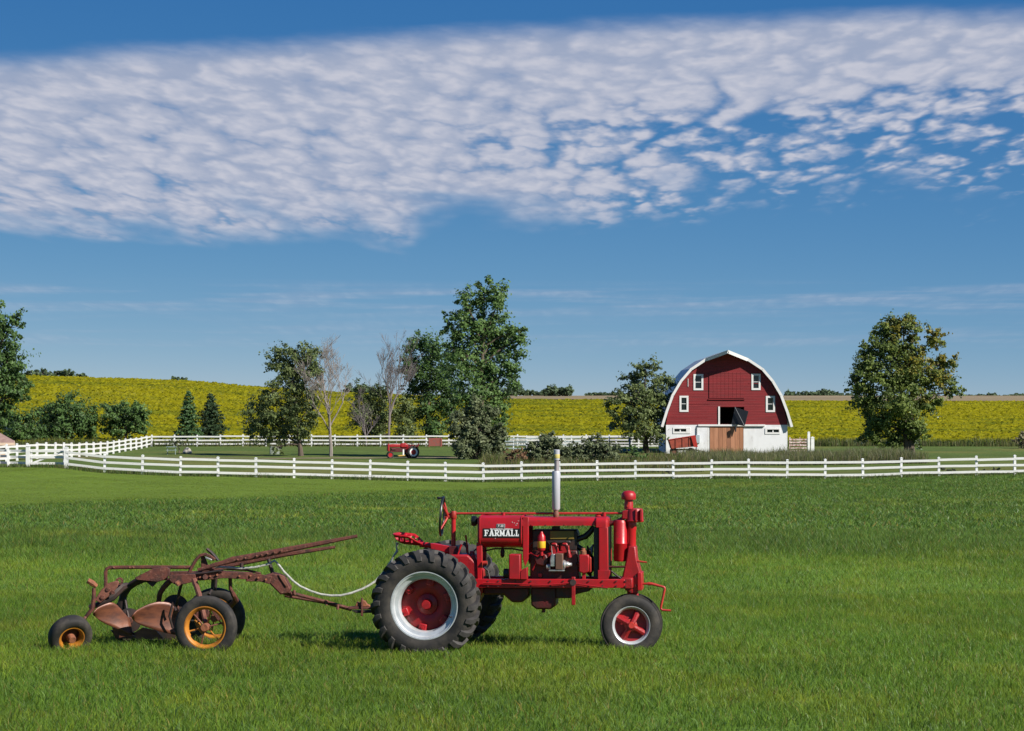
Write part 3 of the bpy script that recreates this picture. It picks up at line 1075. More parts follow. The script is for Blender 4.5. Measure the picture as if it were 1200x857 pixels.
            stroke(xr - lw * .14, ztp - Hh * .34, xr - lw * .34, zb_ + Hh * .44, th * .8)
            stroke(xl + lw * .5, zb_ + Hh * .46, xr - lw * .06, zb_, th); hb(xr - lw * .2, xr + lw * .04, zb_, zb_ + sf)
        elif chs == 'M':
            hb(xl + lw * .1, xl + lw * .1 + th * .8, zb_, ztp); hb(xr - lw * .12 - th, xr - lw * .12, zb_, ztp)
            xm = (xl + xr) / 2
            stroke(xl + lw * .2, ztp, xm, zb_ + Hh * .18, th); stroke(xr - lw * .24, ztp, xm, zb_ + Hh * .18, th * .8)
            serif(xl + lw * .2, zb_); serif(xr - lw * .24, zb_); hb(xl, xl + lw * .3, ztp - sf, ztp); hb(xr - lw * .34, xr, ztp - sf, ztp)
        else:
            hb(xl + lw * .12, xl + lw * .12 + th, zb_, ztp); serif(xl + lw * .22, ztp, True)
            hb(xl, xr - lw * .06, zb_, zb_ + sf * 1.1); hb(xr - lw * .17, xr - lw * .05, zb_, zb_ + Hh * .36)
        xcur += w
    me = bpy.data.meshes.new('lettering')
    me.from_pydata([(v[0], v[1] - 0.00002 * (i // 4), v[2]) for i, v in enumerate(L_.v)], [], L_.f)
    link('lettering', me, WHITE_DECAL, tank)
    lettering('maker_lettering', 'McCORMICK-DEERING', (574.5, 619.3), (601, 620.9), y_, WHITE_DECAL, 0.02)
    lettering('model_lettering', 'F-20', (584.0, 614.9), (590.0, 617.5), y_ - 0.002, WHITE_DECAL, 0.02)
    MB().lathe([(0, 0.045), (0.034, 0.042), (0.036, 0.015), (0.03, 0.0), (0, 0)], 18, 'Z', t3(572, 604.8, 0.06)).build('filler_cap', DARK_IRON, tank)
    for (cx_, cz_, a_, b_) in ((602.6, 612.8, 0.014, 0.006), (606.2, 613.6, 0.010, 0.008), (607.6, 610.4, 0.012, 0.005), (600.4, 612.0, 0.005, 0.010), (605.0, 615.4, 0.014, 0.004), (580.6, 630.9, 0.009, 0.005)):
        q = tp(cx_, cz_, pl)
        nn = 7
        MB().add([(q[0] + a_ * math.cos(2 * math.pi * k / nn) * random.uniform(.5, 1.2), pl - 0.0012, q[1] + b_ * math.sin(2 * math.pi * k / nn) * random.uniform(.5, 1.2)) for k in range(nn)], [tuple(range(nn))]).build('paint_chip', mat('bare_primer', (0.5, 0.34, 0.34), 0.7), tank)
    lamp = MB().lathe([(0, 0.0), (0.05, 0.0), (0.056, 0.012), (0.056, 0.05), (0.035, 0.065), (0, 0.068)], 20, 'X', t3(552.8, 610.5, -0.12))
    lamp.build('rear_lamp', BLACK, T)
    for y in (-0.16, 0.16):
        MB().prism([tp(558.5, 636, -0.16), tp(565.5, 636, -0.16), tp(565, 681, -0.16), tp(560, 681, -0.16)], y - 0.03, y + 0.03).build('tank_support', RED, T, bevel=0.006)
    MB().tube([t3(589, 640), t3(589, 643), t3(589, 646), t3(589, 652), t3(589, 653.5)], [0.014, 0.014, 0.026, 0.020, 0.008], 12).build('sediment_bowl', DARK_IRON, T)
    tb('fuel_line', [(566, 646), (580, 643), (600, 643), (614, 645.5)], 0.009, DARK_IRON, -0.02)
    # hood and radiator --------------------------------------------

    def hood_loft(name, stations, m_):
        hs = MB()
        n = 15
        for (px, ytop, ybot, hw) in stations:
            x, ztop = tp(px, ytop, -0.1); zbot = tp(px, ybot, -hw)[1]
            prof = [(-hw, zbot)]
            for k in range(n - 2):
                a = math.pi * k / (n - 3)
                prof.append((-hw * math.copysign(abs(math.cos(a)) ** 0.35, math.cos(a)), ztop - (ztop - zbot) * 0.55 * (1 - math.sin(a) ** 0.6)))
            prof.append((hw, zbot))
            hs.v += [(x, y, z) for (y, z) in prof]
        for i in range(len(stations) - 1):
            for k in range(n):
                k2 = (k + 1) % n
                hs.f.append((i * n + k, i * n + k2, (i + 1) * n + k2, (i + 1) * n + k))
        hs.f.append(tuple(range(n - 1, -1, -1))); m0 = (len(stations) - 1) * n
        hs.f.append(tuple(m0 + k for k in range(n)))
        return hs.build(name, m_, T, angle=32)

    hood_loft('hood', [(612, 605.5, 616.5, 0.215), (640, 606, 616.2, 0.205), (700, 606.5, 616, 0.195)], RED)
    rad = hood_loft('radiator_top_tank', [(698, 606.2, 616.6, 0.200), (700, 605.4, 618, 0.225), (711, 605.8, 618.5, 0.225), (713.2, 607.6, 618, 0.205)], RED)
    MB().lathe([(0, 0.03), (0.03, 0.028), (0.045, 0.012), (0.045, 0), (0, 0)], 18, 'Z', t3(702, 605.6, 0.03)).build('radiator_cap', RED_ORANGE, rad)
    for y0, y1 in ((-0.225, -0.18), (0.18, 0.225)):
        pr('radiator_side', [(701.5, 618), (712.2, 618), (712.6, 679), (701.5, 679)], y0, y1, RED, -0.225, 0.008)
    pr('radiator_core', [(695.5, 618), (701.3, 618), (701.3, 678), (695.5, 678)], -0.19, 0.19, DARK_IRON, -0.19)
    pr('radiator_grille', [(703, 618), (711.6, 618), (711.9, 678), (703, 678)], -0.178, 0.178, RED_DARK, -0.178, 0.004)
    pr('radiator_foot', [(700.5, 668), (714.8, 668), (714.8, 672), (712, 679), (700.5, 679)], -0.245, -0.228, RED, None, 0.004)
    pr('hood_post', [(612.2, 606), (619.4, 606), (619.0, 655), (615, 664), (612.8, 655)], -0.213, -0.16, RED, None, 0.006)
    pr('hood_post', [(612.2, 606), (619.4, 606), (619.0, 655), (615, 664), (612.8, 655)], 0.16, 0.213, RED, -0.213, 0.006)
    # engine -------------------------------------------------------
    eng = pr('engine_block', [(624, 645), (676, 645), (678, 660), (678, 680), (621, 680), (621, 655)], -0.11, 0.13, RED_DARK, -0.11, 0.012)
    pr('cylinder_head', [(623.5, 621), (675, 621), (677, 626), (676, 645), (623.5, 645)], -0.095, 0.12, DARK_IRON, -0.095, 0.012, eng)
    pr('valve_cover', [(644.5, 622.2), (672.5, 622.2), (672.5, 632), (644.5, 632)], -0.112, -0.096, OLIVE, None, 0.004, eng)
    pr('breather', [(646.5, 617), (655.5, 617), (655.5, 622), (646.5, 622)], -0.06, 0.04, DARK_IRON, None, 0.004, eng)
    for a in (643.5, 656.0):
        pr('manifold_port', [(a, 645), (a + 0.6, 638.5), (a + 3, 636.3), (a + 8, 636.0), (a + 10.6, 640), (a + 11.2, 646), (a + 5, 648.5)], -0.165, -0.11, RED_CAST, None, 0.012, eng)
        tb('plug_wire', [(a + 1.5, 640, -0.17), (a + 3, 635.5, -0.19), (a + 7, 634.4, -0.19), (a + 9.5, 637, -0.18), (a + 9, 648, -0.16)], 0.005, BLACK, 0, 6, eng)
    tb('manifold_pipe', [(640, 652, -0.14), (648, 648.5, -0.14), (658, 647.5, -0.14), (666, 645, -0.14), (667.5, 653, -0.13)], 0.026, RED_CAST, 0, 10, eng)
    fx, fz = tp(634.6, 623, -0.2)
    fb = tp(634.6, 648, -0.2)[1]
    h_ = fz - fb
    flt = MB().lathe([(0, h_), (0.012, h_), (0.02, h_ - 0.02), (0.042, h_ - 0.05), (0.044, 0.05), (0.038, 0.03), (0.018, 0.02), (0.018, -0.03), (0, -0.03)], 20, 'Z', (fx, -0.2, fb)).build('oil_filter', RED, T)
    zb0, zb1 = tp(634, 642, -0.2)[1], tp(634, 634.2, -0.2)[1]
    MB().lathe([(0.0446, zb0), (0.0452, zb0 + 0.002), (0.0452, zb1 - 0.002), (0.0446, zb1)], 20, 'Z', (fx, -0.2, 0)).build('filter_band', YELLOW, flt)
    pr('carburettor', [(625, 653), (632, 648), (640, 650), (643, 657), (638, 664), (628, 662)], -0.19, -0.12, RED_DARK, None, 0.015)
    tb('oil_line', [(624, 668, -0.16), (628, 660, -0.17), (636, 656, -0.18), (638, 650, -0.2)], 0.008, RED_CAST)
    tb('oil_line', [(616, 652, -0.18), (622, 648, -0.19), (630, 652, -0.2), (634, 648, -0.2)], 0.008, RED_CAST)
    MB().lathe([(0, -0.02), (0.022, -0.018), (0.026, 0.01), (0, 0.012)], 12, 'Y', t3(633, 674, -0.12)).build('core_plug', RED_CAST, eng)
    mag = pr('magneto', [(650.6, 648.8), (659.4, 648.8), (659.4, 667.6), (650.6, 667.6)], -0.245, -0.15, BROWN_COIL, None, 0.008)
    pr('magneto_body', [(645.6, 649.4), (650.4, 649.4), (650.4, 664), (644.4, 664), (644.4, 656)], -0.235, -0.16, ALU, None, 0.008, mag)
    MB().lathe([(0.05, 0), (0.052, 0.02), (0.036, 0.035), (0.034, 0.06), (0.024, 0.072), (0.02, 0.1), (0, 0.1)], 16, 'X', t3(659.6, 661.5, -0.19)).build('magneto_cap', ALU, mag)
    pr('magneto_base', [(643, 667.8), (661, 667.8), (661, 669.4), (643, 669.4)], -0.24, -0.12, ALU, None, 0.002, mag)
    MB().cyl(t3(640.5, 664, -0.19), t3(645, 664, -0.19), 0.03, 12).build('coupling', GALV, mag)
    gov = pr('governor_box', [(678, 650), (689.6, 650), (690.4, 654), (690, 670), (684, 672.5), (678, 670)], -0.22, -0.12, RED, None, 0.012)
    pr('governor_edge', [(690.6, 652), (692.6, 654), (692.6, 670), (690.6, 671)], -0.21, -0.13, RED_ORANGE, None, 0.004, gov)
    MB().lathe([(0, 0.075), (0.022, 0.072), (0.024, 0.05), (0.034, 0.045), (0.036, 0.0), (0, 0)], 14, 'Z', t3(683.5, 650, -0.17)).build('filler_neck', RUST_ORANGE, gov)
    pr('governor_stem', [(682, 671), (686, 671), (686, 680), (682, 680)], -0.19, -0.15, RED, None, 0.004, gov)
    tb('radiator_hose', [(672, 634), (679, 631), (686, 628.5), (692, 623), (696, 617)], [0.032, 0.032, 0.034, 0.032, 0.03], BLACK, -0.05, 12)
    tb('lower_hose', [(676, 640), (684, 645), (692, 652), (697, 668)], 0.03, BLACK, 0.0, 12)
    fan = MB()
    fc = t3(691.5, 657, 0.0)
    for k in range(4):
        a = math.pi / 4 + k * math.pi / 2
        mt = Matrix.Rotation(a, 3, 'X') @ Matrix.Rotation(R(25), 3, 'Z')
        fan.box(fc + Matrix.Rotation(a, 3, 'X') @ Vector((0, 0.11, 0)), (0.012, 0.20, 0.09), Matrix.Rotation(a, 3, 'X') @ Matrix.Rotation(R(30), 3, 'Y'))
    fan.cyl(fc - Vector((0.05, 0, 0)), fc + Vector((0.02, 0, 0)), 0.04, 12)
    fan.build('fan', DARK_IRON, T)
    # boxes beside the clutch
    pr('battery_box', [(596.2, 649.8), (609.4, 649.8), (609.4, 679), (596.2, 679)], -0.30, -0.13, RED, None, 0.01)
    pr('battery_box_trim', [(609.6, 670.5), (612.5, 667), (617.6, 664.8), (617.6, 679), (609.6, 679)], -0.30, -0.20, RED, None, 0.006)
    MB().cyl(t3(590.5, 672, -0.2), t3(596, 672, -0.2), 0.055, 16).build('belt_pulley', DARK_IRON, T)
    # exhaust ------------------------------------------------------
    ex = t3(651.6, 597, -0.08)
    z_ = lambda py: tp(651.6, py, -0.08)[1]
    MB().lathe([(0.026, z_(607)), (0.034, z_(604)), (0.034, z_(601)), (0.026, z_(600)), (0.026, z_(596))], 18, 'Z', (ex.x, ex.y, 0)).build('exhaust_stub', RUST_PINK, T)
    mf = MB().lathe([(0.0, z_(598)), (0.030, z_(598)), (0.045, z_(596)), (0.046, z_(554)), (0.040, z_(552)), (0.0, z_(552))], 24, 'Z', (ex.x, ex.y, 0)).build('muffler', WHITE_PIPE, T)
    xo = tp(653.2, 540, -0.08)[0]
    MB().lathe([(0.0, z_(552.4)), (0.027, z_(552.4)), (0.027, z_(539)), (0.0, z_(539))], 18, 'Z', (xo - 0.008, ex.y, 0)).build('exhaust_pipe', mat('scorched_pipe', (0.34, 0.30, 0.32), 0.5, 0.4, color2=(0.22, 0.18, 0.17), nscale=8), mf)
    MB().lathe([(0.0, z_(539)), (0.033, z_(539)), (0.034, z_(527.4)), (0.028, z_(527)), (0.026, z_(531)), (0, z_(531))], 18, 'Z', (xo - 0.008, ex.y, 0)).build('pipe_top', WHITE_PIPE, mf)
    MB().lathe([(0.0345, z_(537.2)), (0.0352, z_(537)), (0.0352, z_(532.6)), (0.0345, z_(532.4))], 18, 'Z', (xo - 0.008, ex.y, 0)).build('pipe_band', PALE_YELLOW, mf)
    # front column -------------------------------------------------
    pr('bolster', [(736, 640), (744.6, 640), (746, 655), (750.4, 671), (750, 690), (744, 696), (738, 696), (731, 690), (728.5, 678), (733.5, 655)], -0.11, 0.11, RED_CAST, None, 0.015)
    pr('front_flange', [(747, 671), (751.6, 671), (752, 692), (747, 692)], -0.14, 0.14, RED, None, 0.006)
    pr('frame_end', [(727, 677.5), (741, 677.5), (741, 690), (727, 690)], -0.24, 0.24, RED_CAST, None, 0.012)
    sc_x = tp(740, 625)[0]
    zz = lambda py: tp(740, py)[1]
    MB().lathe([(0, zz(700)), (0.05, zz(700)), (0.052, zz(690)), (0.05, zz(645)), (0.050, zz(622)), (0.056, zz(620)), (0.056, zz(612)), (0.05, zz(609)), (0, zz(609))], 22, 'Z', (sc_x, 0, 0)).build('steering_column', RED, T)
    sg = MB().lathe([(0, zz(611.5)), (0.098, zz(611.5)), (0.104, zz(610)), (0.098, zz(608.8)), (0.095, zz(598)), (0.085, zz(596)), (0, zz(595.5))], 28, 'Z', (tp(743.5, 600)[0], 0, 0)).build('steering_gear_case', RED, T)
    pr('gear_case_arm', [(728.5, 598.8), (737, 597.5), (737, 609), (728.5, 608.5)], -0.07, 0.07, RED_CAST, None, 0.012, T)
    for px in (745.2, 751):
        pr('case_rib', [(px - 1.1, 597), (px + 1.1, 597), (px + 1.1, 610.4), (px - 1.1, 610.4)], -0.112, -0.06, RED_CAST, None, 0.003, sg)
    zq = lambda py: tp(736.6, py)[1]
    MB().lathe([(0, zq(597)), (0.050, zq(597)), (0.050, zq(590)), (0.047, zq(589)), (0.047, zq(585)), (0.078, zq(585.4)), (0.082, zq(583)), (0.08, zq(579)), (0.058, zq(576)), (0.02, zq(575)), (0, zq(574.8))], 28, 'Z', (tp(736.6, 585)[0], 0, 0)).build('air_intake_cap', RED, T)
    MB().cyl(t3(734.6, 593.5, -0.05), t3(736.8, 588.5, -0.055), 0.014, 8).build('clamp_screw', RED_ORANGE, T)
    zc_ = lambda py: tp(727, py, -0.02)[1]
    acl = MB().lathe([(0, zc_(658)), (0.068, zc_(657.6)), (0.077, zc_(655.5)), (0.077, zc_(637.6)), (0.080, zc_(637.2)), (0.080, zc_(636.4)), (0.077, zc_(636)), (0.077, zc_(613)), (0.06, zc_(609.5)), (0, zc_(609))], 28, 'Z', (tp(727, 630, -0.02)[0], -0.02, 0)).build('air_cleaner', RED, T)
    tb('air_pipe', [(713, 613.5), (718, 613), (724, 611.5), (731, 608)], 0.03, RED_DARK, 0.0)
    tb('brace_rod', [(713.5, 664), (722, 664.3), (733, 664)], 0.012, RED_DARK, -0.1)
    tb('brace_rod', [(716, 669), (722, 674), (729, 679)], 0.010, DARK_IRON, -0.12)
    tb('front_handle', [(743, 657.5, -0.08), (748, 657.8, -0.10), (758, 659, -0.10)], [0.022, 0.012, 0.008], RED_ORANGE)
    tb('starting_crank', [(749, 684), (758, 684), (760, 684), (764, 684.2), (775.5, 687.3), (778.4, 688.2), (778.8, 690), (774.2, 711), (774.2, 713.4), (776.4, 714.8), (786, 715.4)],
       [0.012, 0.012, 0.02, 0.016, 0.014, 0.014, 0.014, 0.013, 0.013, 0.013, 0.012], RED_ORANGE, -0.02, 10)
    pr('wheel_yoke', [(739, 692), (747, 692), (748, 701), (742, 735), (735, 735), (738, 701)], -0.055, 0.055, RED_CAST, -0.05, 0.01)
    fx_ = tp(738.6, 731, -0.16)[0]
    MB().cyl((fx_, -0.2, 0.335), (fx_, 0.2, 0.335), 0.03, 14).build('front_axle', RED_CAST, T)
    front_wheel(T, (fx_, -0.125, 0.335), R(11))
    front_wheel(T, (fx_, 0.085, 0.335), R(11))
    # levers by the seat --------------------------------------------
    tb('gear_lever', [(545.8, 627), (547, 636), (549, 654)], [0.012, 0.009, 0.012], RED, -0.02)
    tb('brake_lever', [(541, 638, -0.12), (539.5, 641, -0.12), (536, 652, -0.12)], [0.016, 0.012, 0.010], RED, 0)
    tb('throttle_rod', [(566, 640, -0.05), (560, 641.5, -0.05), (553, 648, -0.05), (549, 653, -0.05)], 0.008, DARK_IRON)
    pr('shift_cover', [(544.5, 654.5), (550, 653.5), (553, 650), (556.5, 650.5), (558, 656), (562, 659), (565.5, 658), (566, 662), (560, 665), (546, 665)], -0.14, 0.12, RED, None, 0.01)
    MB().lathe([(0, 0.05), (0.025, 0.045), (0.034, 0.0), (0, 0)], 14, 'Z', t3(553.5, 650.5, -0.06)).build('shift_dome', RED, T)
    MB().cyl(t3(566, 659.5, -0.2), t3(571, 659.5, -0.2), 0.022, 10).build('shift_stub', RED_ORANGE, T)
    tb('brake_rod', [(566, 664, -0.18), (572, 669, -0.2), (574, 680, -0.2)], 0.010, DARK_IRON)
    # fastenings and seams
    for px in (572, 584, 604, 622, 645, 660, 690, 706, 722):
        for py in (681.0, 686.6):
            MB().cyl(t3(px, py, -0.25), t3(px, py, -0.262), 0.010, 6).build('bolt', RED_DARK, T)
    for px in (562.2, 610.8):
        sb_ = MB()
        for k in range(12):
            a0, a1 = math.pi * k / 11 - 0.0, 0
        x = tp(px, 620, -0.22)[0]
        pts = [(x, y * 1.012, zc + (z - zc) * 1.012) for (y, z) in sec]
        sb_.tube(pts + [pts[0]], 0.007, 6, False).build('tank_seam', RED_CAST, tank)
    for px in (623, 640, 662, 684):
        MB().cyl(t3(px, 615.0, -0.196), t3(px, 615.0, -0.216), 0.008, 6).build('hood_rivet', RED_CAST, T)
    for (px, py) in ((733, 681), (733, 687), (738, 683), (745, 675), (745, 686), (739, 693)):
        MB().cyl(t3(px, py, -0.11 if px > 735 else -0.24), t3(px, py, -0.128 if px > 735 else -0.258), 0.012, 6).build('bolt', RED_DARK, T)
    for px in (628, 636, 645, 654, 663, 671):
        MB().cyl(t3(px, 646.5, -0.11), t3(px, 646.5, -0.128), 0.011, 6).build('bolt', DARK_IRON, T)
    tb('wire_loom', [(619, 640, -0.17), (626, 634, -0.16), (640, 633, -0.15), (646, 640, -0.17), (647, 650, -0.2)], 0.006, BLACK, 0, 6)
    tb('coolant_pipe', [(676, 660, -0.14), (682, 664, -0.1), (694, 668, -0.1)], 0.022, DARK_IRON)
    pr('manifold', [(641, 633.5), (668, 633.5), (669, 637), (641, 637)], -0.15, -0.10, DARK_IRON, None, 0.01)
    # drawbar ---------------------------------------------------------
    pr('drawbar', [(436, 709), (500, 706), (500, 714), (436, 717)], -0.05, 0.05, RUST, 0.0, 0.006)
    for y in (-0.3, 0.3):
        MB().prism([tp(446, 700, y), tp(500, 705, y), tp(500, 711, y), tp(446, 706, y)], y - 0.02, y + 0.02).build('drawbar_brace', RED_DARK, T)
    return T


make_tractor()

# ------------------------------------------------------------------ the trailed plough
PY = 27.05
PX0 = (230 - CX) / F_PX * PY
PZ0 = hz(PX0, PY) - SINK


def pp(px, py, ly=0.0):
    Y = PY + ly
    return ((px - CX) / F_PX * Y - PX0, CAM_Z + (HY - py) / F_PX * Y - PZ0)


def p3(px, py, ly=0.0):
    x, z = pp(px, py, ly)
    return Vector((x, ly, z))


def plough_wheel(parent, loc, r, rr, w, rot=(0, 0, 0), name='wheel', spokes=6):
    hubm = MB().lathe([(0, -0.09), (0.038, -0.09), (0.045, -0.07), (0.045, 0.07), (0.038, 0.09), (0, 0.09)], 20, 'Y')
    w_ = hubm.build(name, RUST_ORANGE, parent, loc=loc, rot=rot)
    ring_tyre(r, w, rr, 1.05, 48).build('tyre', RUBBER, w_)
    h = w * 0.42
    prof = [(rr + 0.012, -h), (rr + 0.006, -h + 0.008), (rr - 0.012, -h * 0.55), (rr - 0.018, 0), (rr - 0.012, h * 0.55), (rr + 0.006, h - 0.008), (rr + 0.012, h)]
    MB().lathe(prof + [(a - 0.012, b) for (a, b) in prof[::-1]], 48, 'Y', closed=True).build('rim', ORANGE_RIM, w_)
    for k in range(spokes):
        a = 2 * math.pi * k / spokes + 0.25
        d = Vector((math.cos(a), 0, math.sin(a)))
        yy = 0.035 if k % 2 else -0.035
        MB().tube([d * 0.03 + Vector((0, yy, 0)), d * (rr - 0.015)], 0.009, 6).build('spoke', ORANGE_RIM if k % 2 else RUST_PINK, w_)
    return w_


def make_plough():
    P = thing('plough', 'rusty two-bottom trailed plough with orange-rimmed wheels hitched behind the red tractor', 'plough', (PX0, PY, PZ0))

    def pr(name, pts, y0, y1, m_=RUST, ref=None, bevel=0.005):
        ref = y0 if ref is None else ref
        return MB().prism([pp(a, b, ref) for a, b in pts], y0, y1).build(name, m_, P, bevel=bevel)

    def tb(name, pts, r, m_=RUST, ly=0.0, seg=8, flat=1.0, parent=None):
        q = [p3(p[0], p[1], p[2] if len(p) > 2 else ly) for p in pts]
        return MB().tube(q, r, seg, True, flat).build(name, m_, parent or P)

    def bolt(px, py, ly, r=0.016, m_=RUST_PINK):
        MB().cyl(p3(px, py, ly), p3(px, py, ly - 0.02), r, 6).build('bolt', m_, P)

    # frame beams
    pr('side_plate', [(198, 674), (229, 672.5), (230, 681), (214, 685), (204, 684.5), (199, 680)], -0.28, -0.25, RUST)
    pr('main_beam', [(218, 671.5), (262, 670), (290, 671), (290, 679), (262, 677.5), (240, 680), (218, 681)], -0.24, -0.15, RUST)
    pr('main_beam', [(200, 670), (262, 669), (296, 671), (296, 677), (262, 675), (200, 677)], 0.15, 0.23, RUST, 0.15)
    pr('hitch_plate', [(287.5, 672), (300, 672), (319, 675.5), (316, 684.5), (305, 681.5), (288.5, 681.5)], -0.16, -0.13, RUST)
    pr('gooseneck', [(306, 676), (319.5, 671.5), (327, 673.5), (333, 676), (341, 690), (338, 695), (329, 697), (325, 693), (315, 683)], -0.12, 0.10, RUST, None, 0.015)
    pr('gooseneck_cap', [(326.5, 672.6), (332.6, 675.2), (338.5, 686), (335.5, 688), (328, 677)], -0.135, -0.122, RUST_PINK)
    tb('cross_shaft', [(241, 676, -0.45), (241, 676, 0.45)], 0.03, RUST)
    bolt(209, 683.5, -0.28, 0.034, RUST_PINK)
    MB().cyl(p3(209, 683.5, -0.30), p3(209, 683.5, -0.315), 0.018, 6).build('nut', RUST_ORANGE, P)
    for (a, b) in ((222, 679), (235, 676.5), (247, 675), (255, 673.5), (281, 675), (294, 674.5), (303, 677), (312, 679)):
        bolt(a, b, -0.245 if a < 290 else -0.162, 0.013, RUST_ORANGE)
    # raised seat of the two plough beams
    pr('beam_head', [(158, 677), (168, 672), (180, 666), (196, 664.8), (199, 667), (199, 674), (192, 680), (185, 682), (160, 679.5)], -0.18, -0.10, RUST, None, 0.006)
    pr('beam_wedge', [(172, 682), (186, 680.5), (179, 688)], -0.14, -0.08, DARK_IRON)
    tb('plough_beam', [(148, 738, 0.05), (144, 722, 0.05), (143, 706, 0.05), (145.5, 696, 0.04), (151, 688, 0.02), (159, 682.5, 0.0), (168, 679, -0.05), (180, 677.5, -0.10), (197, 676, -0.12)],
       [0.03, 0.040, 0.044, 0.044, 0.042, 0.042, 0.040, 0.038, 0.038], DARK_IRON, 0, 8, 0.8)  # near-black colour paints in the shade on this arched beam
    tb('plough_beam', [(187, 716, -0.05), (186.5, 704, -0.10), (188, 695, -0.14), (192.5, 688, -0.17), (199, 681, -0.19), (207, 676, -0.20), (222, 675, -0.2)],
       [0.03, 0.028, 0.030, 0.032, 0.034, 0.034, 0.034], RUST, 0, 8, 0.8)
    tb('lift_rail', [(124.5, 690), (124.2, 670), (125.6, 666.6), (129, 665), (170, 664.6), (225, 664.8)], 0.021, RUST, -0.05, 6)
    for px in (134, 157, 190, 152.5):
        bolt(px, 664.8, -0.07, 0.01, RUST_PINK)
    # tail wheel carrier
    pr('tail_bracket', [(111, 703), (119, 691), (127, 683.5), (135, 681), (140, 681.5), (138, 688), (131, 696), (118, 707)], -0.30, -0.26, RUST_PINK, None, 0.008)
    tb('tail_arm', [(105, 711, -0.24), (118, 708, -0.24), (132, 699, -0.2), (143, 688, -0.12), (150, 686, -0.05)], [0.022, 0.034, 0.05, 0.05, 0.036], DARK_IRON)
    tb('tail_post', [(110.5, 689), (110.5, 700), (109, 713), (101, 723)], [0.022, 0.024, 0.026, 0.02], RUST, -0.34)
    tb('tail_handle', [(103.4, 680, -0.36), (109, 683.5, -0.35), (113.5, 687, -0.33)], [0.030, 0.034, 0.026], RUST_ORANGE)
    MB().lathe([(0.02, -0.02), (0.042, -0.02), (0.042, 0.02), (0.02, 0.02)], 18, 'Y', p3(140.6, 681, -0.2), closed=True).build('collar', RUST, P)
    for (a, b) in ((120.6, 700), (127, 690.5), (132.5, 694)):
        MB().lathe([(0, -0.012), (0.022, -0.012), (0.026, 0), (0, 0)], 14, 'Y', p3(a, b, -0.30)).build('bolt', RUST, P)
    tb('tail_axle', [(101, 723, -0.34), (92, 735, -0.5), (85, 744, -0.62)], [0.02, 0.018, 0.018], RUST)
    wz = pp(83, 743, -0.66)
    tw = plough_wheel(P, (wz[0], -0.66, 0.225), 0.245, 0.135, 0.15, (R(26), 0, R(30)), 'tail_wheel', 0)
    MB().lathe([(0, 0.02), (0.06, 0.02), (0.10, 0.05), (0.13, 0.05), (0.13, 0.062), (0.0, 0.062)], 28, 'Y').build('wheel_dish', RUST, tw)
    # mouldboards: twisted concave plates, wing at the left, point at the right

    def mouldboard(top, bottom, lyL, lyR, bulge):
        m_ = MB()
        n, k = 14, 9

        def samp(line, t):
            q = t * (len(line) - 1); i = min(int(q), len(line) - 2); f = q - i
            return (line[i][0] + (line[i + 1][0] - line[i][0]) * f, line[i][1] + (line[i + 1][1] - line[i][1]) * f)
        for i in range(n):
            t = i / (n - 1)
            a, b = samp(top, t), samp(bottom, t)
            for j in range(k):
                s = j / (k - 1)
                px, py = a[0] + (b[0] - a[0]) * s, a[1] + (b[1] - a[1]) * s
                ly = lyL + (lyR - lyL) * t
                ly += bulge * math.sin(math.pi * (0.15 + 0.8 * s)) - (0.16 * (1 - t) * (1 - s)) - 0.05 * s
                m_.v.append(tuple(p3(px, py, ly - 0.04)))
        for i in range(n - 1):
            for j in range(k - 1):
                m_.f.append((i * k + j, (i + 1) * k + j, (i + 1) * k + j + 1, i * k + j + 1))
        o = m_.build('mouldboard', STEEL_BROWN, P)
        s_ = o.modifiers.new('thickness', 'SOLIDIFY'); s_.thickness = 0.012
        return o

    m1 = mouldboard([(109, 718), (114, 712), (122, 708), (131, 705), (137, 708), (144, 716), (152, 725)],
                    [(110, 720), (117, 727), (124, 731), (132, 734.5), (140, 738), (147, 742), (156, 744)], -0.24, -0.06, 0.03)
    m2 = mouldboard([(154, 722), (160, 715), (169, 710), (179, 706), (189, 704.5), (200, 706), (209, 713), (214, 722)],
                    [(156, 726), (163, 731), (170, 734), (179, 737), (188, 740), (197, 742), (207, 744), (217, 746)], -0.32, -0.16, 0.035)
    for (pts, mb, ly) in (([(132, 735), (146, 738), (163, 748), (136, 748)], m1, 0.02), ([(158, 741), (168, 735), (184, 738.5), (192, 748), (160, 749)], m2, -0.12)):
        q = [pp(a, b, ly) for a, b in pts]
        MB().prism(q, ly - 0.01, ly + 0.01).build('share', STEEL_BROWN, mb)
    for (pts, ly) in (([(132, 713), (141, 703), (149, 706), (150, 722), (142, 730), (136, 724)], 0.16), ([(178, 712), (184, 706), (192, 706), (192, 722), (182, 724)], 0.08)):
        pr('frog', pts, ly, ly + 0.05, DARK_IRON)
    pr('landside', [(130, 738), (165, 742), (165, 752), (138, 750)], 0.16, 0.19, DARK_IRON)
    pr('landside', [(175, 738), (212, 740), (212, 750), (175, 750)], 0.12, 0.15, DARK_IRON)
    # disc coulters

    def coulter(px, py, ly, r):
        d = MB().lathe([(0, -0.012), (r * 0.4, -0.010), (r, 0.0), (r * 0.4, 0.010), (0, 0.012)], 40, 'Y')
        o = d.build('coulter_disc', DARK_IRON, P, loc=p3(px, py, ly), rot=(0, 0, R(6)))  # disc coloured black to stand for the shadow it lies in
        MB().lathe([(0, -0.05), (0.035, -0.05), (0.045, -0.02), (0.045, 0.02), (0.035, 0.05), (0, 0.05)], 16, 'Y').build('coulter_hub', RUST, o)
        return o
    coulter(206, 712, 0.02, 0.15)
    coulter(152, 727, -0.02, 0.14)
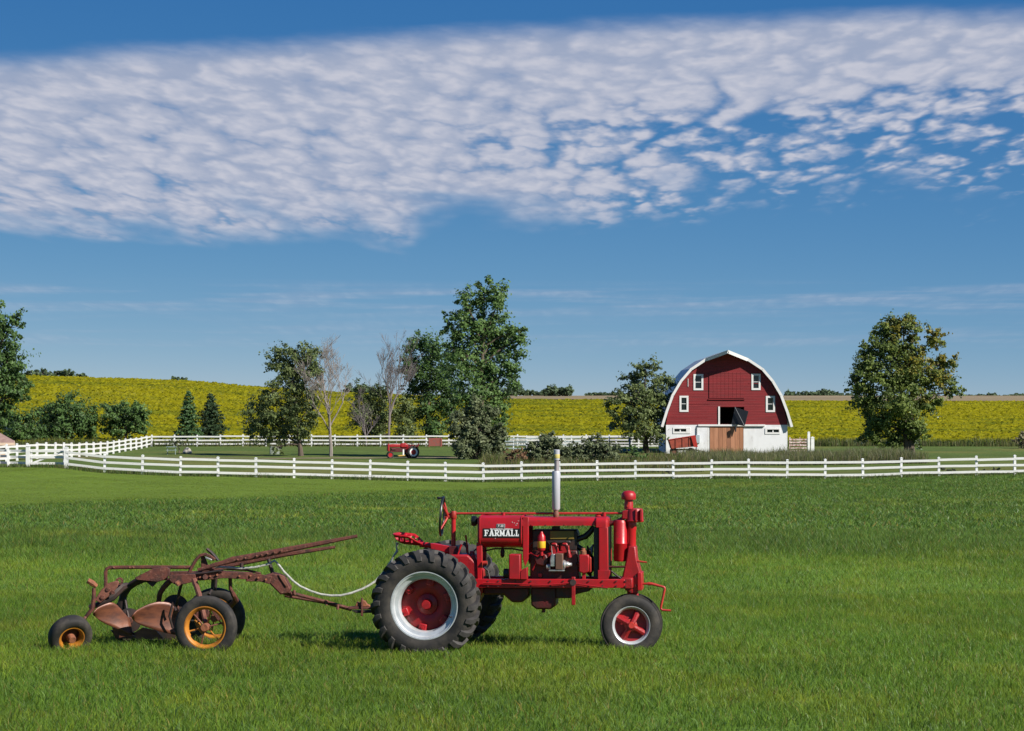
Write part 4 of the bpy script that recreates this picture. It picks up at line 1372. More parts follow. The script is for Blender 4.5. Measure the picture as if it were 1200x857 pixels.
    tb('coulter_arm', [(207, 715, -0.38), (203, 706, -0.38), (199, 722, -0.38), (203, 736, -0.36)], 0.014, DARK_IRON)
    tb('coulter_stem', [(206, 712, -0.06), (209, 700, -0.1), (213, 684, -0.16)], 0.018, DARK_IRON)
    tb('coulter_stem', [(152, 727, -0.05), (149, 712, 0.0), (147, 700, 0.02)], 0.016, DARK_IRON)
    # lift levers and quadrant
    tb('quadrant', [(222, 671), (226, 663), (230, 656), (235, 651), (241, 649.5), (247, 652), (252, 656)], 0.019, RUST, -0.22, 6)
    pr('quadrant_plate', [(235.5, 652), (239.5, 651), (245, 664), (252, 668), (236, 669)], -0.20, -0.17, RUST)
    tb('trip_handle', [(242.5, 643), (248, 647.5), (253, 653), (256, 657)], [0.018, 0.020, 0.020, 0.018], DARK_IRON, -0.1)
    pr('latch', [(241, 652), (249, 655.5), (248.4, 657.4), (240.6, 654.4)], -0.24, -0.225, GALV)
    tb('lift_lever', [(232, 668), (250, 662.5), (262, 659.5), (273, 656), (291, 653), (330, 645.6), (419, 628.2)],
       [0.018, 0.024, 0.028, 0.036, 0.036, 0.034, 0.018], RUST, -0.24, 6, 0.5)
    tb('lift_lever', [(236, 670), (262, 664), (290, 658.5), (330, 650.4), (393, 641)], [0.018, 0.022, 0.028, 0.028, 0.016], RUST, 0.06, 6, 0.5)
    for a in (279, 288, 301, 307, 314, 322, 330):
        bolt(a, 655.5 - (a - 279) * 0.20, -0.262, 0.010, RUST_PINK)
    tb('lever_link', [(283.5, 660), (283.5, 668)], 0.022, DARK_IRON, -0.05)
    tb('lever_brace', [(315, 655), (317, 663), (320, 672)], 0.022, DARK_IRON, -0.02)
    tb('link_rod', [(230, 671), (262, 666.5), (290, 668), (306, 672)], 0.012, RUST, -0.10)
    tb('link_rod', [(222, 673), (243, 671), (262, 668)], 0.012, DARK_IRON, -0.26)
    # axle cranks and wheels
    cw_ = pp(242, 731, -0.80)
    plough_wheel(P, (cw_[0], -0.80, 0.338), 0.345, 0.222, 0.135, (0, 0, R(-6)))
    fw_ = pp(253, 719, 0.35)
    plough_wheel(P, (fw_[0], 0.35, 0.335), 0.345, 0.222, 0.135, (0, 0, R(-6)))
    tb('axle_crank', [(228, 680, -0.32), (230.5, 687, -0.40), (234, 697, -0.46), (240, 724, -0.52), (242, 731, -0.70)], [0.035, 0.032, 0.030, 0.028, 0.028], RUST_PINK)
    tb('axle_crank', [(270, 676, -0.15), (270.5, 690, -0.15), (274, 697, -0.12), (277, 703, 0.0), (265, 716, 0.2), (253, 719, 0.33)], [0.022, 0.02, 0.03, 0.034, 0.028, 0.028], RUST)
    tb('axle_brace', [(250, 678, -0.1), (249, 690, -0.1), (245, 697, -0.2)], 0.018, DARK_IRON)
    tb('axle_brace', [(253.5, 678, 0.1), (252.5, 692, 0.1)], 0.018, DARK_IRON)
    pr('gauge_plate', [(228, 712), (244, 706), (246, 722), (232, 730)], -0.5, -0.48, RUST)
    pr('gauge_plate', [(248, 716), (262, 708), (266, 720), (256, 728)], -0.2, -0.18, RUST)
    # hitch
    tb('hitch_bar', [(330, 693), (338, 695), (346, 696), (380, 704.5), (412, 713.4)], [0.026, 0.034, 0.02, 0.02, 0.018], RUST, 0.0)
    tb('hitch_bar', [(334, 698, 0.08), (380, 706, 0.05), (412, 714.6, 0.03)], 0.016, RUST)
    for (a, b) in ((341, 697), (345, 694.5), (383, 706), (396, 711)):
        MB().cyl(p3(a, b - 3, -0.02), p3(a, b + 3, -0.02), 0.016, 8).build('bolt', RUST_PINK, P)
    pr('clevis', [(408, 711.5), (418, 710.5), (440, 711.5), (440, 714), (418, 714), (408, 714.5)], -0.06, 0.05, RUST, None, 0.006)
    pr('clevis', [(412, 715.5), (440, 715), (440, 718), (418, 718.5)], -0.05, 0.04, DARK_IRON, None, 0.006)
    pr('hitch_block', [(416, 710.3), (418.5, 705), (422, 706.5), (424.5, 703.2), (428.5, 704.5), (430.5, 708), (433, 708.6), (434, 711)], -0.05, 0.03, RUST_ORANGE, None, 0.008)
    pr('clevis_pin', [(423, 700.5), (425.4, 700.5), (425.4, 722), (423, 722)], -0.08, -0.062, RUST)
    return P


make_plough()

rp = [(252, 664, -0.16), (283, 666, -0.16), (300, 664.6, -0.16), (315, 661, -0.14), (322, 657, -0.12), (327, 662, -0.12), (333, 670, -0.12), (344, 681, -0.12),
      (352, 687, -0.12), (364, 692.5, -0.1), (376, 696.3, -0.1), (388, 697.9, -0.1), (400, 697.7, -0.1), (412, 694.8, -0.1), (424, 690.4, -0.05), (433, 685.8, -0.05), (440, 681, 0), (450, 670, 0), (459, 657, 0)]
ro = MB().tube([p3(a, b, c) + Vector((PX0, PY, PZ0)) for a, b, c in rp], 0.013, 8).build('trip_rope', ROPE_M)
tag(ro, 'pale rope sagging between the plough lever and the red tractor', 'rope')

# ------------------------------------------------------------------ fences
FENCE_WHITE = mat('weathered_white_board', (0.64, 0.64, 0.63), 0.6, color2=(0.48, 0.48, 0.44), nscale=1.8, lo=0.5, hi=0.75, stretch=(1.2, 1, 3), color3=(0.36, 0.35, 0.29), n3scale=5, lo3=0.62, hi3=0.78)
FENCE_POST = mat('white_post', (0.66, 0.67, 0.67), 0.6, color2=(0.50, 0.51, 0.48), nscale=2.5, lo=0.5, hi=0.75)


def post_mesh(w, h, cap=True):
    m_ = MB()
    m_.box((0, 0, h / 2 - 0.15), (w, w, h + 0.3))
    if cap:
        m_.box((0, 0, h + 0.014), (w * 1.18, w * 1.18, 0.03))
        k = w * 0.59
        m_.add([(-k, -k, h + 0.028), (k, -k, h + 0.028), (k, k, h + 0.028), (-k, k, h + 0.028), (0, 0, h + 0.028 + w * 0.3)],
               [(0, 1, 4), (1, 2, 4), (2, 3, 4), (3, 0, 4)])
    me = m_.mesh('post', False)
    me.materials.append(FENCE_POST)
    return me


def rail_mesh(h, t):
    me = MB().box((0, 0, 0), (1.0, t, h)).mesh('rail', False)
    me.materials.append(FENCE_WHITE)
    return me


def fence(name, label, pts, zs=None, heights=(0.26, 0.66, 1.06), h=1.22, pw=0.15, rh=0.15, group=None, cap=True, wide=(), pmat=None, rmat=None, skip=()):
    """pts: post feet (x, y); one post object per foot, one rail object per bay and height."""
    o = thing(name, label, 'fence', (pts[0][0], pts[0][1], hz(*pts[0])), 0, group)
    base = Vector(o.location)
    pm, rm = post_mesh(pw, h, cap), rail_mesh(rh, 0.045)
    if pmat: pm.materials[0] = pmat
    if rmat: rm.materials[0] = rmat
    P = []
    for i, (x, y) in enumerate(pts):
        z = hz(x, y) if zs is None or zs[i] is None else zs[i]
        p = Vector((x, y, z)) - base
        P.append(p)
        s = 1.7 if i in wide else 1.0
        q = link('post', pm, None, o, p, (R(random.uniform(-1.8, 1.8)), R(random.uniform(-2.0, 2.0)), random.uniform(-0.1, 0.1)))
        q.scale = (s, s, 1.0 + random.uniform(-0.02, 0.02) + (0.06 if i in wide else 0))
    for i in range(len(P) - 1):
        if i in skip:
            continue
        a, b = P[i], P[i + 1]
        d = b - a
        L_ = d.length
        yaw = math.atan2(d.y, d.x); pitch = -math.atan2(d.z, math.hypot(d.x, d.y))
        off = Vector((math.sin(yaw), -math.cos(yaw), 0)) * (pw / 2 + 0.024)
        for hh in heights:
            j = random.uniform(-0.028, 0.028); j2 = random.uniform(-0.6, 0.6)
            link('rail', rm, None, o, a.lerp(b, 0.5) + Vector((0, 0, hh + j)) + off, (0, pitch + R(j2), yaw), (L_ - 0.004, 1, 1))
    return o


front_px = [(78, 154.6), (123, 154.3), (167, 154.1)] + [(211.5 + 44.42 * i, 154.0) for i in range(25)]
fence('paddock_fence', 'long white three-rail board fence running across behind the lawn',
      [((px - CX) / F_PX * Y, Y) for px, Y in front_px], h=1.22, wide=(0,), pw=0.15)
# the gate beside its corner post
gA = Vector(((33 - CX) / F_PX * 155, 155.0)); gB = Vector(((78 - CX) / F_PX * 154.6, 154.6))


def gate():
    o = thing('paddock_gate', 'white board gate between two heavy posts beside the dirt track', 'gate', (gA.x, gA.y, hz(gA.x, gA.y)))
    base = Vector(o.location)
    pm = post_mesh(0.24, 1.34); rm = rail_mesh(0.15, 0.045)
    link('gate_post', pm, None, o, (0, 0, 0))
    L_ = (gB - gA).length - 0.35
    for hh, z2 in ((0.20, 0.0), (0.60, 0), (1.0, 0)):
        link('rail', rm, None, o, (0.16 + L_ / 2, -0.02, hh + 0.04), (0, 0, 0), (L_, 1, 1))
    br = MB().box((0.16 + L_ / 2, 0.026, 0.64), (math.hypot(L_, 0.85), 0.04, 0.11), ('Y', -math.atan2(0.85, L_)))
    br.build('brace', FENCE_WHITE, o)
    for x in (0.22, 0.16 + L_ - 0.08):
        MB().box((x, 0.03, 0.64), (0.13, 0.04, 0.98)).build('stile', FENCE_WHITE, o)
    return o


gate()
# side run going away from the gate, then the back run along the field
sideA = Vector((-35.6, 161.0)); sideB = Vector((-38.6, 256.0))
n_ = 22
side_pts = [tuple(sideA.lerp(sideB, i / n_)) for i in range(n_ + 1)]
fence('side_fence', 'white board fence receding from the gate to the bean field corner', side_pts[::-1], h=1.2, group=None)
fence('roadside_fence', 'short white board fence leaving the gate past the tan house',
      [(gA.x, gA.y), ((10 - CX) / F_PX * 155.4, 155.4), ((-13 - CX) / F_PX * 155.8, 155.8), ((-36 - CX) / F_PX * 156.2, 156.2)], h=1.2)
back_pts = [(-38.6 + 2.45 * i, 256.0 + 0.02 * i) for i in range(23)]
fence('back_fence', 'white board fence along the bean field behind the bare trees', back_pts, h=1.2)
fence('barnyard_fence', 'white four-rail board fence between the bean field and the barn', [(1.5 + 2.35 * i, 250.0) for i in range(7)], heights=(0.22, 0.5, 0.8, 1.1), h=1.25, rh=0.14)

BLUE_PIPE = mat('blue_steel_pipe', (0.10, 0.20, 0.34), 0.5, color2=(0.16, 0.26, 0.38), nscale=4)
PALE_BLUE = mat('pale_blue_rail', (0.30, 0.40, 0.46), 0.55, color2=(0.42, 0.48, 0.50), nscale=3)
fence('pen_fence', 'pen of tall white posts with pale blue-grey rails behind the bushes', [((581.5 + 20.1 * i - CX) / F_PX * 236, 236.0) for i in range(6)],
      heights=(0.3, 0.62, 0.95, 1.28), h=1.55, pw=0.11, rh=0.07, cap=False, rmat=PALE_BLUE)


def pipe_gate(name, label, x0, x1, Y, h, m_, posts):
    g = hz((x0 + x1) / 2, Y)
    o = thing(name, label, 'gate', (x0, Y, g))
    L_ = x1 - x0
    for k in range(5):
        z = 0.2 + k * (h - 0.3) / 4
        MB().tube([(0.02, 0, z), (L_ - 0.02, 0, z)], 0.035, 8).build('rail', m_, o)
    for x in posts:
        MB().tube([(x * L_, 0, -0.1), (x * L_, 0, h + 0.05)], 0.05, 8).build('upright', m_, o)
    MB().tube([(L_, 0, -0.2), (L_, 0, h + 0.45)], 0.10, 8).build('gate_post', m_, o)
    return o


pipe_gate('pipe_gate', 'blue steel pipe gate beside the tree left of the barn', (690 - CX) / F_PX * 232, (738 - CX) / F_PX * 232, 232, 1.5, BLUE_PIPE, (0.0, 0.07, 0.5))

# brown and white panel gate at the right of the barn
RUSTY_PANEL = mat('brown_white_panel', (0.50, 0.42, 0.40), 0.7, color2=(0.22, 0.10, 0.08), nscale=4, lo=0.45, hi=0.6)
pg = thing('stock_gate', 'rust-streaked white board stock gate with tall white post right of the barn', 'gate', ((925 - CX) / F_PX * 228, 228, hz(26.4, 228)))
wgt = 27 / F_PX * 228
for k in range(5):
    MB().box((wgt / 2 - 0.2, 0, 0.2 + 0.27 * k), (wgt - 0.35, 0.06, 0.15)).build('board', RUSTY_PANEL, pg)
for x in (0.05, wgt * 0.47):
    MB().box((x, 0.06, 0.75), (0.12, 0.06, 1.5)).build('stile', RUSTY_PANEL, pg)
tpm = post_mesh(0.22, 1.95)
link('gate_post', tpm, None, pg, (wgt - 0.35, 0, 0)); link('gate_post', post_mesh(0.30, 1.45), None, pg, (wgt + 0.02, 0.1, 0))

# ------------------------------------------------------------------ the barn
BARN_RED = mat('barn_red_siding', (0.215, 0.012, 0.016), 0.65, color2=(0.135, 0.010, 0.013), nscale=1.2, lo=0.4, hi=0.7, stretch=(0.35, 1, 4), color3=(0.13, 0.018, 0.02), n3scale=3, lo3=0.6, hi3=0.75)
BARN_WHITE = mat('whitewashed_wall', (0.68, 0.69, 0.71), 0.7, color2=(0.58, 0.58, 0.59), nscale=0.9, lo=0.45, hi=0.75, bump=0.2, bscale=8, color3=(0.36, 0.34, 0.31), n3scale=2.2, lo3=0.60, hi3=0.80, stretch=(1.6, 1, 0.5))


def lap_siding(m_, pitch):
    """Lapped boards: a saw-tooth relief every pitch metres up the wall."""
    nt = m_.node_tree
    w = nt.nodes.new('ShaderNodeTexWave'); w.wave_type = 'BANDS'; w.bands_direction = 'Z'; w.wave_profile = 'SAW'
    w.inputs['Scale'].default_value = 1.0 / pitch * 0.314
    w.inputs['Distortion'].default_value = 0.15
    tc = nt.nodes.new('ShaderNodeTexCoord')
    nt.links.new(tc.outputs['Object'], w.inputs['Vector'])
    bp = nt.nodes.new('ShaderNodeBump'); bp.inputs['Strength'].default_value = 0.35; bp.inputs['Distance'].default_value = 0.03
    nt.links.new(w.outputs['Fac'], bp.inputs['Height'])
    nt.links.new(bp.outputs[0], nt.nodes['Principled BSDF'].inputs['Normal'])


lap_siding(BARN_RED, 0.24)
TRIM = mat('white_trim', (0.68, 0.68, 0.67), 0.55, color2=(0.58, 0.58, 0.56), nscale=2, lo=0.5, hi=0.75)
ROOF = mat('pale_steel_roof', (0.46, 0.50, 0.52), 0.45, 0.3, color2=(0.38, 0.42, 0.44), nscale=1.0, stretch=(0.4, 2.0, 0.4))
GLASS_DARK = mat('dark_window_glass', (0.012, 0.016, 0.02), 0.08, spec=0.6)
PLANK = [mat('plank_wood_%d' % i, c, 0.7, color2=tuple(v * 0.72 for v in c), nscale=2.0, lo=0.4, hi=0.7, stretch=(4, 4, 0.5), bump=0.1)
         for i, c in enumerate([(0.40, 0.180, 0.095), (0.34, 0.150, 0.078), (0.43, 0.20, 0.11), (0.28, 0.125, 0.068)])]
TARP = mat('black_rubber_hatch', (0.02, 0.022, 0.026), 0.6)
INSIDE = mat('dark_barn_timber', (0.05, 0.04, 0.035), 0.9)


def holed(name, outer, holes, y0, y1, m_, parent):
    """A wall of thickness y0..y1 with true openings (outline and holes in the xz plane)."""
    cu = bpy.data.curves.new(name, 'CURVE')
    cu.dimensions = '2D'; cu.fill_mode = 'BOTH'; cu.extrude = abs(y1 - y0) / 2
    for ring in [outer] + holes:
        s = cu.splines.new('POLY'); s.points.add(len(ring) - 1)
        for p, q in zip(s.points, ring):
            p.co = (q[0], q[1], 0, 1)
        s.use_cyclic_u = True
    tmp = bpy.data.objects.new(name, cu); COL.objects.link(tmp)
    me = bpy.data.meshes.new_from_object(tmp.evaluated_get(bpy.context.evaluated_depsgraph_get()))
    bpy.data.objects.remove(tmp); bpy.data.curves.remove(cu)
    yc = (y0 + y1) / 2
    for v in me.vertices:
        v.co = (v.co.x, yc - v.co.z, v.co.y)
    me.materials.clear(); me.name = name
    me.update()
    return link(name, me, m_, parent)


BY = 225.0
BS = BY / F_PX
BXC = (851.5 - CX) * BS
BZ = hz(BXC, BY)
GPY = HY + (CAM_Z - BZ) / BS            # picture row of the barn's ground


def make_barn():
    B = thing('barn', 'red round-roofed barn with white lower wall and pointed hay hood', 'barn', (BXC, BY, BZ), R(-1.2))
    X = lambda px: (px - 851.5) * BS
    Z = lambda py: (GPY - py) * BS
    half = [(77, 500), (71.5, 482), (64.5, 463), (54.5, 446), (42.5, 432), (25, 420.3), (0, 411)]
    DEPTH = 17.0
    hw = 71.0 * BS
    # roof shell in strips so that each course has its own edge
    left = [(-a * BS, Z(b)) for a, b in half]; right = [(a * BS, Z(b)) for a, b in half[::-1]][1:]
    prof = left + right

    def front_y(i):          # pointed hood: the ridge runs forward past the wall
        d = {6: -1.95}
        return d.get(i, -0.42)
    rm = MB(); n = len(prof)
    th = 0.16
    for i, (x, z) in enumerate(prof):
        l = math.hypot(x, z - 2.0)
        ix, iz = x * (1 - th / max(l, 1)), z - th * max(0.25, abs((z - 2) / max(l, 1)))
        rm.v += [(x, front_y(i), z), (x, DEPTH + 0.4, z), (ix, DEPTH + 0.4, iz), (ix, front_y(i), iz)]
    for i in range(n - 1):
        a, b = i * 4, (i + 1) * 4
        rm.f += [(a, b, b + 1, a + 1), (a + 2, b + 2, b + 3, a + 3), (a + 3, b + 3, b, a), (a + 1, b + 1, b + 2, a + 2)]
    rm.f += [(0, 1, 2, 3), tuple((n - 1) * 4 + k for k in (3, 2, 1, 0))]
    roof = rm.build('roof', ROOF, B, smooth=False)
    # white barge boards along the front edge
    for i in range(n - 1):
        a = Vector((prof[i][0], front_y(i), prof[i][1])); b = Vector((prof[i + 1][0], front_y(i + 1), prof[i + 1][1]))
        d = (b - a); nrm = Vector((d.z, 0, -d.x)).normalized()
        if nrm.z > 0: nrm = -nrm
        w = 0.30 if i in (5, 6) else 0.24
        o1 = Vector((0, -0.05, 0))
        vs = [a, b, b + nrm * w, a + nrm * w]
        up = -nrm * 0.02
        m_ = MB().add([p + up for p in vs] + [p + o1 + up for p in vs], [(3, 2, 1, 0), (4, 5, 6, 7), (0, 1, 5, 4), (1, 2, 6, 5), (2, 3, 7, 6), (3, 0, 4, 7)])
        m_.build('barge_board', TRIM, B, smooth=False)
    # red gable with true openings
    ins = [(-(a - 3.0) * BS, Z(b + 1.6)) for a, b in half[1:-1]] + [(0, Z(413))] + [((a - 3.0) * BS, Z(b + 1.6)) for a, b in half[-2:0:-1]]
    zr = Z(498)
    outer = [(-hw, zr), (hw, zr)] + [p for p in ins[::-1] if p[1] > zr + 0.05]
    win = [(813, 438.8, 824, 457.2), (880.8, 438.4, 891, 457), (796.6, 464.2, 806.6, 482.6), (897.6, 464.4, 907.8, 482.8)]

    def rect(q, g=0.0):
        return [(X(q[0]) + g, Z(q[3]) + g), (X(q[2]) - g, Z(q[3]) + g), (X(q[2]) - g, Z(q[1]) - g), (X(q[0]) + g, Z(q[1]) - g)]
    loft = (842.4, 477, 872, 497.2)
    gable = holed('gable_wall', outer, [rect(w, 0.06) for w in win] + [rect(loft)], 0.0, 0.18, BARN_RED, B)
    for q in win:
        wo = holed('window', rect(q, -0.02), [rect(q, 0.16)], -0.05, 0.06, TRIM, B)
        x0, x1, z0, z1 = X(q[0]) + 0.15, X(q[2]) - 0.15, Z(q[3]) + 0.15, Z(q[1]) - 0.15
        MB().box(((x0 + x1) / 2, 0.04, (z0 + z1) / 2), (x1 - x0, 0.012, z1 - z0)).build('pane', GLASS_DARK, wo)
        MB().box(((x0 + x1) / 2, 0.02, (z0 + z1) / 2), (x1 - x0 + 0.02, 0.03, 0.05)).build('sash_bar', TRIM, wo)
    # siding courses picked out by thin battens where the photograph shows them
    for (xa, xb, py) in ((806.8, 831.5, 473.4), (752 + 125, 894, 449.6), (781, 830, 489.5)):
        MB().box(((X(xa) + X(xb)) / 2, -0.012, Z(py)), (X(xb) - X(xa), 0.02, 0.05)).build('siding_joint', BARN_RED, gable)
    # big hay door of vertical boards
    hd = MB().box((0, -0.02, Z(451.5)), (X(872) - X(831), 0.03, Z(436) - Z(467)))
    hd = hd.build('hay_door', BARN_RED, B, loc=(0, 0, 0))
    nb = 9
    for k in range(nb):
        x0 = X(831) + (X(872) - X(831)) * k / nb; wd = (X(872) - X(831)) / nb
        MB().box((x0 + wd / 2, -0.05 - 0.006 * (k % 2), Z(451.5)), (wd - 0.016, 0.03, Z(436.4) - Z(466.6))).build('plank', BARN_RED, hd)
    MB().box((X(851.5), -0.06, Z(468)), (X(873) - X(830), 0.08, 0.09)).build('door_sill', BARN_RED, B)
    # loft opening: trim, dark hatch hanging open
    MB().box((X(842.6), -0.04, (Z(477) + Z(497)) / 2), (0.16, 0.08, Z(476.6) - Z(497.6))).build('opening_trim', TRIM, B)
    hv = [(861, 477.2, -0.10), (876.2, 482.0, -0.75), (871.6, 499.4, -0.85), (857, 496.6, -0.18)]
    hq = [Vector((X(a), y, Z(b))) for a, b, y in hv]
    nn = (hq[1] - hq[0]).cross(hq[3] - hq[0]).normalized() * 0.05
    hatch = MB().add([tuple(p) for p in hq] + [tuple(p + nn) for p in hq], [(0, 1, 2, 3), (7, 6, 5, 4), (0, 4, 5, 1), (1, 5, 6, 2), (2, 6, 7, 3), (3, 7, 4, 0)]).build('loft_hatch', TARP, B, smooth=False)
    MB().tube([hq[0] + Vector((0, -0.1, 0)), hq[2] + Vector((0, -0.1, 0))], 0.025, 6).build('hatch_cable', GALV, hatch)
    MB().tube([Vector((X(861.5), -0.5, Z(499))), Vector((X(861.5), -0.5, Z(506)))], [0.10, 0.06], 8).build('hatch_weight', TARP, hatch)
    # white lower wall with openings
    door = (831.6, 500, 871.2, 531.8)
    lows = [(790, 502.4, 804.4, 506.2), (898.6, 503.2, 912.8, 507.0)]
    lw = holed('lower_wall', [(-hw, -0.3), (X(door[0]), -0.3), (X(door[0]), Z(499.5)), (X(door[2]), Z(499.5)), (X(door[2]), -0.3), (hw, -0.3), (hw, zr - 0.004), (-hw, zr - 0.004)],
               [rect(q) for q in lows], -0.02, 0.2, BARN_WHITE, B)
    for q, fr in zip(lows, ((788.6, 501.2, 809, 508.2), (896.4, 502, 913.8, 508.8))):
        wo = holed('cellar_window', rect(fr), [rect(q, 0.02)], -0.07, -0.02, TRIM, B)
        MB().box((X((q[0] + q[2]) / 2), 0.08, Z((q[1] + q[3]) / 2)), (X(q[2]) - X(q[0]), 0.012, Z(q[1]) - Z(q[3]))).build('pane', GLASS_DARK, wo)
        MB().box((X((q[0] + q[2]) / 2), 0.03, Z((q[1] + q[3]) / 2)), (0.10, 0.05, Z(q[1]) - Z(q[3]) + 0.02)).build('mullion', TRIM, wo)
    MB().box(((X(818) + X(896)) / 2, -0.10, Z(498.6)), (X(896) - X(818), 0.18, 0.17)).build('door_track', TRIM, B, bevel=0.01)
    MB().box(((X(873) + X(894)) / 2, -0.06, Z(501)), (X(894) - X(873), 0.05, 0.06)).build('track_cover', GALV, B)
    sd = MB().box((X(851.4), 0.03, (Z(500) - 0.1) / 2), (X(door[2]) - X(door[0]) + 0.2, 0.05, Z(500) + 0.1)).build('sliding_door', PLANK[3], B)
    nb = 8
    for k in range(nb):
        wd = (X(871) - X(831.8)) / nb
        top = Z(500.6) - random.uniform(0, 0.05)
        MB().box((X(831.8) + wd * (k + 0.5), -0.05 - random.uniform(0, 0.012), top / 2 + 0.03), (wd - 0.02, 0.035, top - 0.06)).build('plank', PLANK[(0, 2, 1, 0, 3, 2, 0, 1)[k]], sd)
    for py in (505, 522):
        MB().box((X(851.4), -0.02, Z(py)), (X(870.5) - X(832.4), 0.03, 0.14)).build('ledge', PLANK[1], sd)
    MB().box((X(833 - 3), -0.04, Z(516)), (0.16, 0.08, Z(500) - Z(531))).build('door_jamb', TRIM, B)
    pd = MB().box((X(822.6), -0.06, Z(515.4)), (X(829) - X(816.6), 0.06, Z(501) - Z(530.6))).build('side_door', BARN_WHITE, B, bevel=0.01)
    MB().box((X(829.6), -0.045, Z(515.4)), (0.07, 0.05, Z(501) - Z(530))).build('shadow_gap', GALV, pd)  # solid grey strip standing in for the shadow in the door gap
    eb = MB().box((X(817.6), -0.16, Z(514.6)), (0.36, 0.24, 0.78)).build('meter_box', mat('grey_meter_box', (0.34, 0.40, 0.44), 0.5), B, bevel=0.015)
    MB().tube([(X(816.6), -0.1, Z(511)), (X(816.6), -0.1, Z(501)), (X(818), -0.1, Z(499))], 0.04, 6).build('conduit', GALV, eb)
    # remaining walls, floor of the loft
    for s in (-1, 1):
        MB().box((s * (hw - 0.1), DEPTH / 2 + 0.1, (zr - 0.3) / 2), (0.2, DEPTH - 0.2, zr + 0.3)).build('side_wall', BARN_WHITE, B)
    MB().prism([(-hw, -0.3), (hw, -0.3)] + [p for p in outer[1:]] + [(-hw, zr)], DEPTH, DEPTH + 0.15).build('back_wall', BARN_RED, B)
    MB().box((0, DEPTH / 2 + 0.15, zr - 0.1), (2 * hw - 0.45, DEPTH - 0.4, 0.14)).build('loft_floor', INSIDE, B)
    MB().tube([(0, -1.75, Z(412.5)), (0, -1.75, Z(414.6))], 0.05, 6).build('hoist_hook', GALV, B)
    MB().box((X(806.4), -0.04, Z(448.5)), (0.05, 0.04, 0.75)).build('drip_strip', TRIM, B)
    return B


make_barn()

# ------------------------------------------------------------------ farm wagon in front of the barn
WAGON_RED = mat('faded_orange_red_wagon', (0.30, 0.052, 0.026), 0.7, color2=(0.15, 0.032, 0.020), nscale=2.5, lo=0.4, hi=0.7)


def make_wagon():
    Y = 219.0
    x0 = (800 - CX) / F_PX * Y
    g = hz(x0, Y)
    W = thing('farm_wagon', 'faded orange-red tipping wagon box parked against the white barn wall', 'wagon', (x0, Y, g))
    sx = Y / F_PX
    P = lambda a, b: ((a - 800) * sx, CAM_Z + (HY - b) * sx - g)
    pts = [P(784, 516), P(814.2, 511.2), P(815, 523.4), P(787, 526)]
    inner = [(p[0] * 0.95, p[1]) for p in pts]
    for (y0, y1) in ((0, 0.07), (2.1, 2.17)):
        MB().prism(pts, y0, y1).build('side_panel', WAGON_RED, W, bevel=0.01)
    MB().prism([P(784, 516), P(784.8, 515.9), P(787.8, 526), P(787, 526)], 0.07, 2.1).build('tail_panel', WAGON_RED, W)
    MB().prism([P(813.6, 511.4), P(814.6, 511.1), P(815.4, 523.4), P(814.4, 523.4)], 0.07, 2.1).build('head_panel', WAGON_RED, W)
    MB().prism([P(787, 525.2), P(815, 522.6), P(815, 523.4), P(787, 526)], 0.07, 2.1).build('floor', WAGON_RED, W)
    for px in (792, 800, 808):
        q0, q1 = P(px, 514.6 - (px - 784) * 0.15), P(px, 525.2 - (px - 787) * 0.08)
        MB().box(((q0[0] + q1[0]) / 2, -0.03, (q0[1] + q1[1]) / 2), (0.09, 0.05, q0[1] - q1[1])).build('stake', WAGON_RED, W)
    a, b = P(783.4, 515.6), P(814.8, 510.6)
    MB().tube([(a[0], -0.02, a[1]), (b[0], -0.02, b[1])], 0.045, 8).build('top_rail', RED_ORANGE, W)
    q = P(813, 517)
    MB().prism([P(809.5, 511.6), P(814.8, 510.8), P(817.5, 524), P(813, 524)], -0.16, -0.08).build('front_brace', RED_ORANGE, W)
    MB().box((0.1, 1.05, 0.52), (2.0, 0.9, 0.14)).build('chassis', DARK_IRON, W)
    for wx in (-0.75, 0.85):
        for wy in (0.25, 1.9):
            w_ = ring_tyre(0.34, 0.18, 0.19, 1.0, 24).build('wheel', RUBBER, W, loc=(wx, wy, 0.34))
            MB().lathe([(0, -0.05), (0.18, -0.05), (0.19, 0.05), (0, 0.05)], 20, 'Y').build('rim', RUST_PINK, w_)
    MB().tube([(1.2, 1.05, 0.5), (2.2, 0.9, 0.3)], 0.05, 6).build('tongue', DARK_IRON, W)
    return W


make_wagon()

# ------------------------------------------------------------------ the second tractor in the pasture


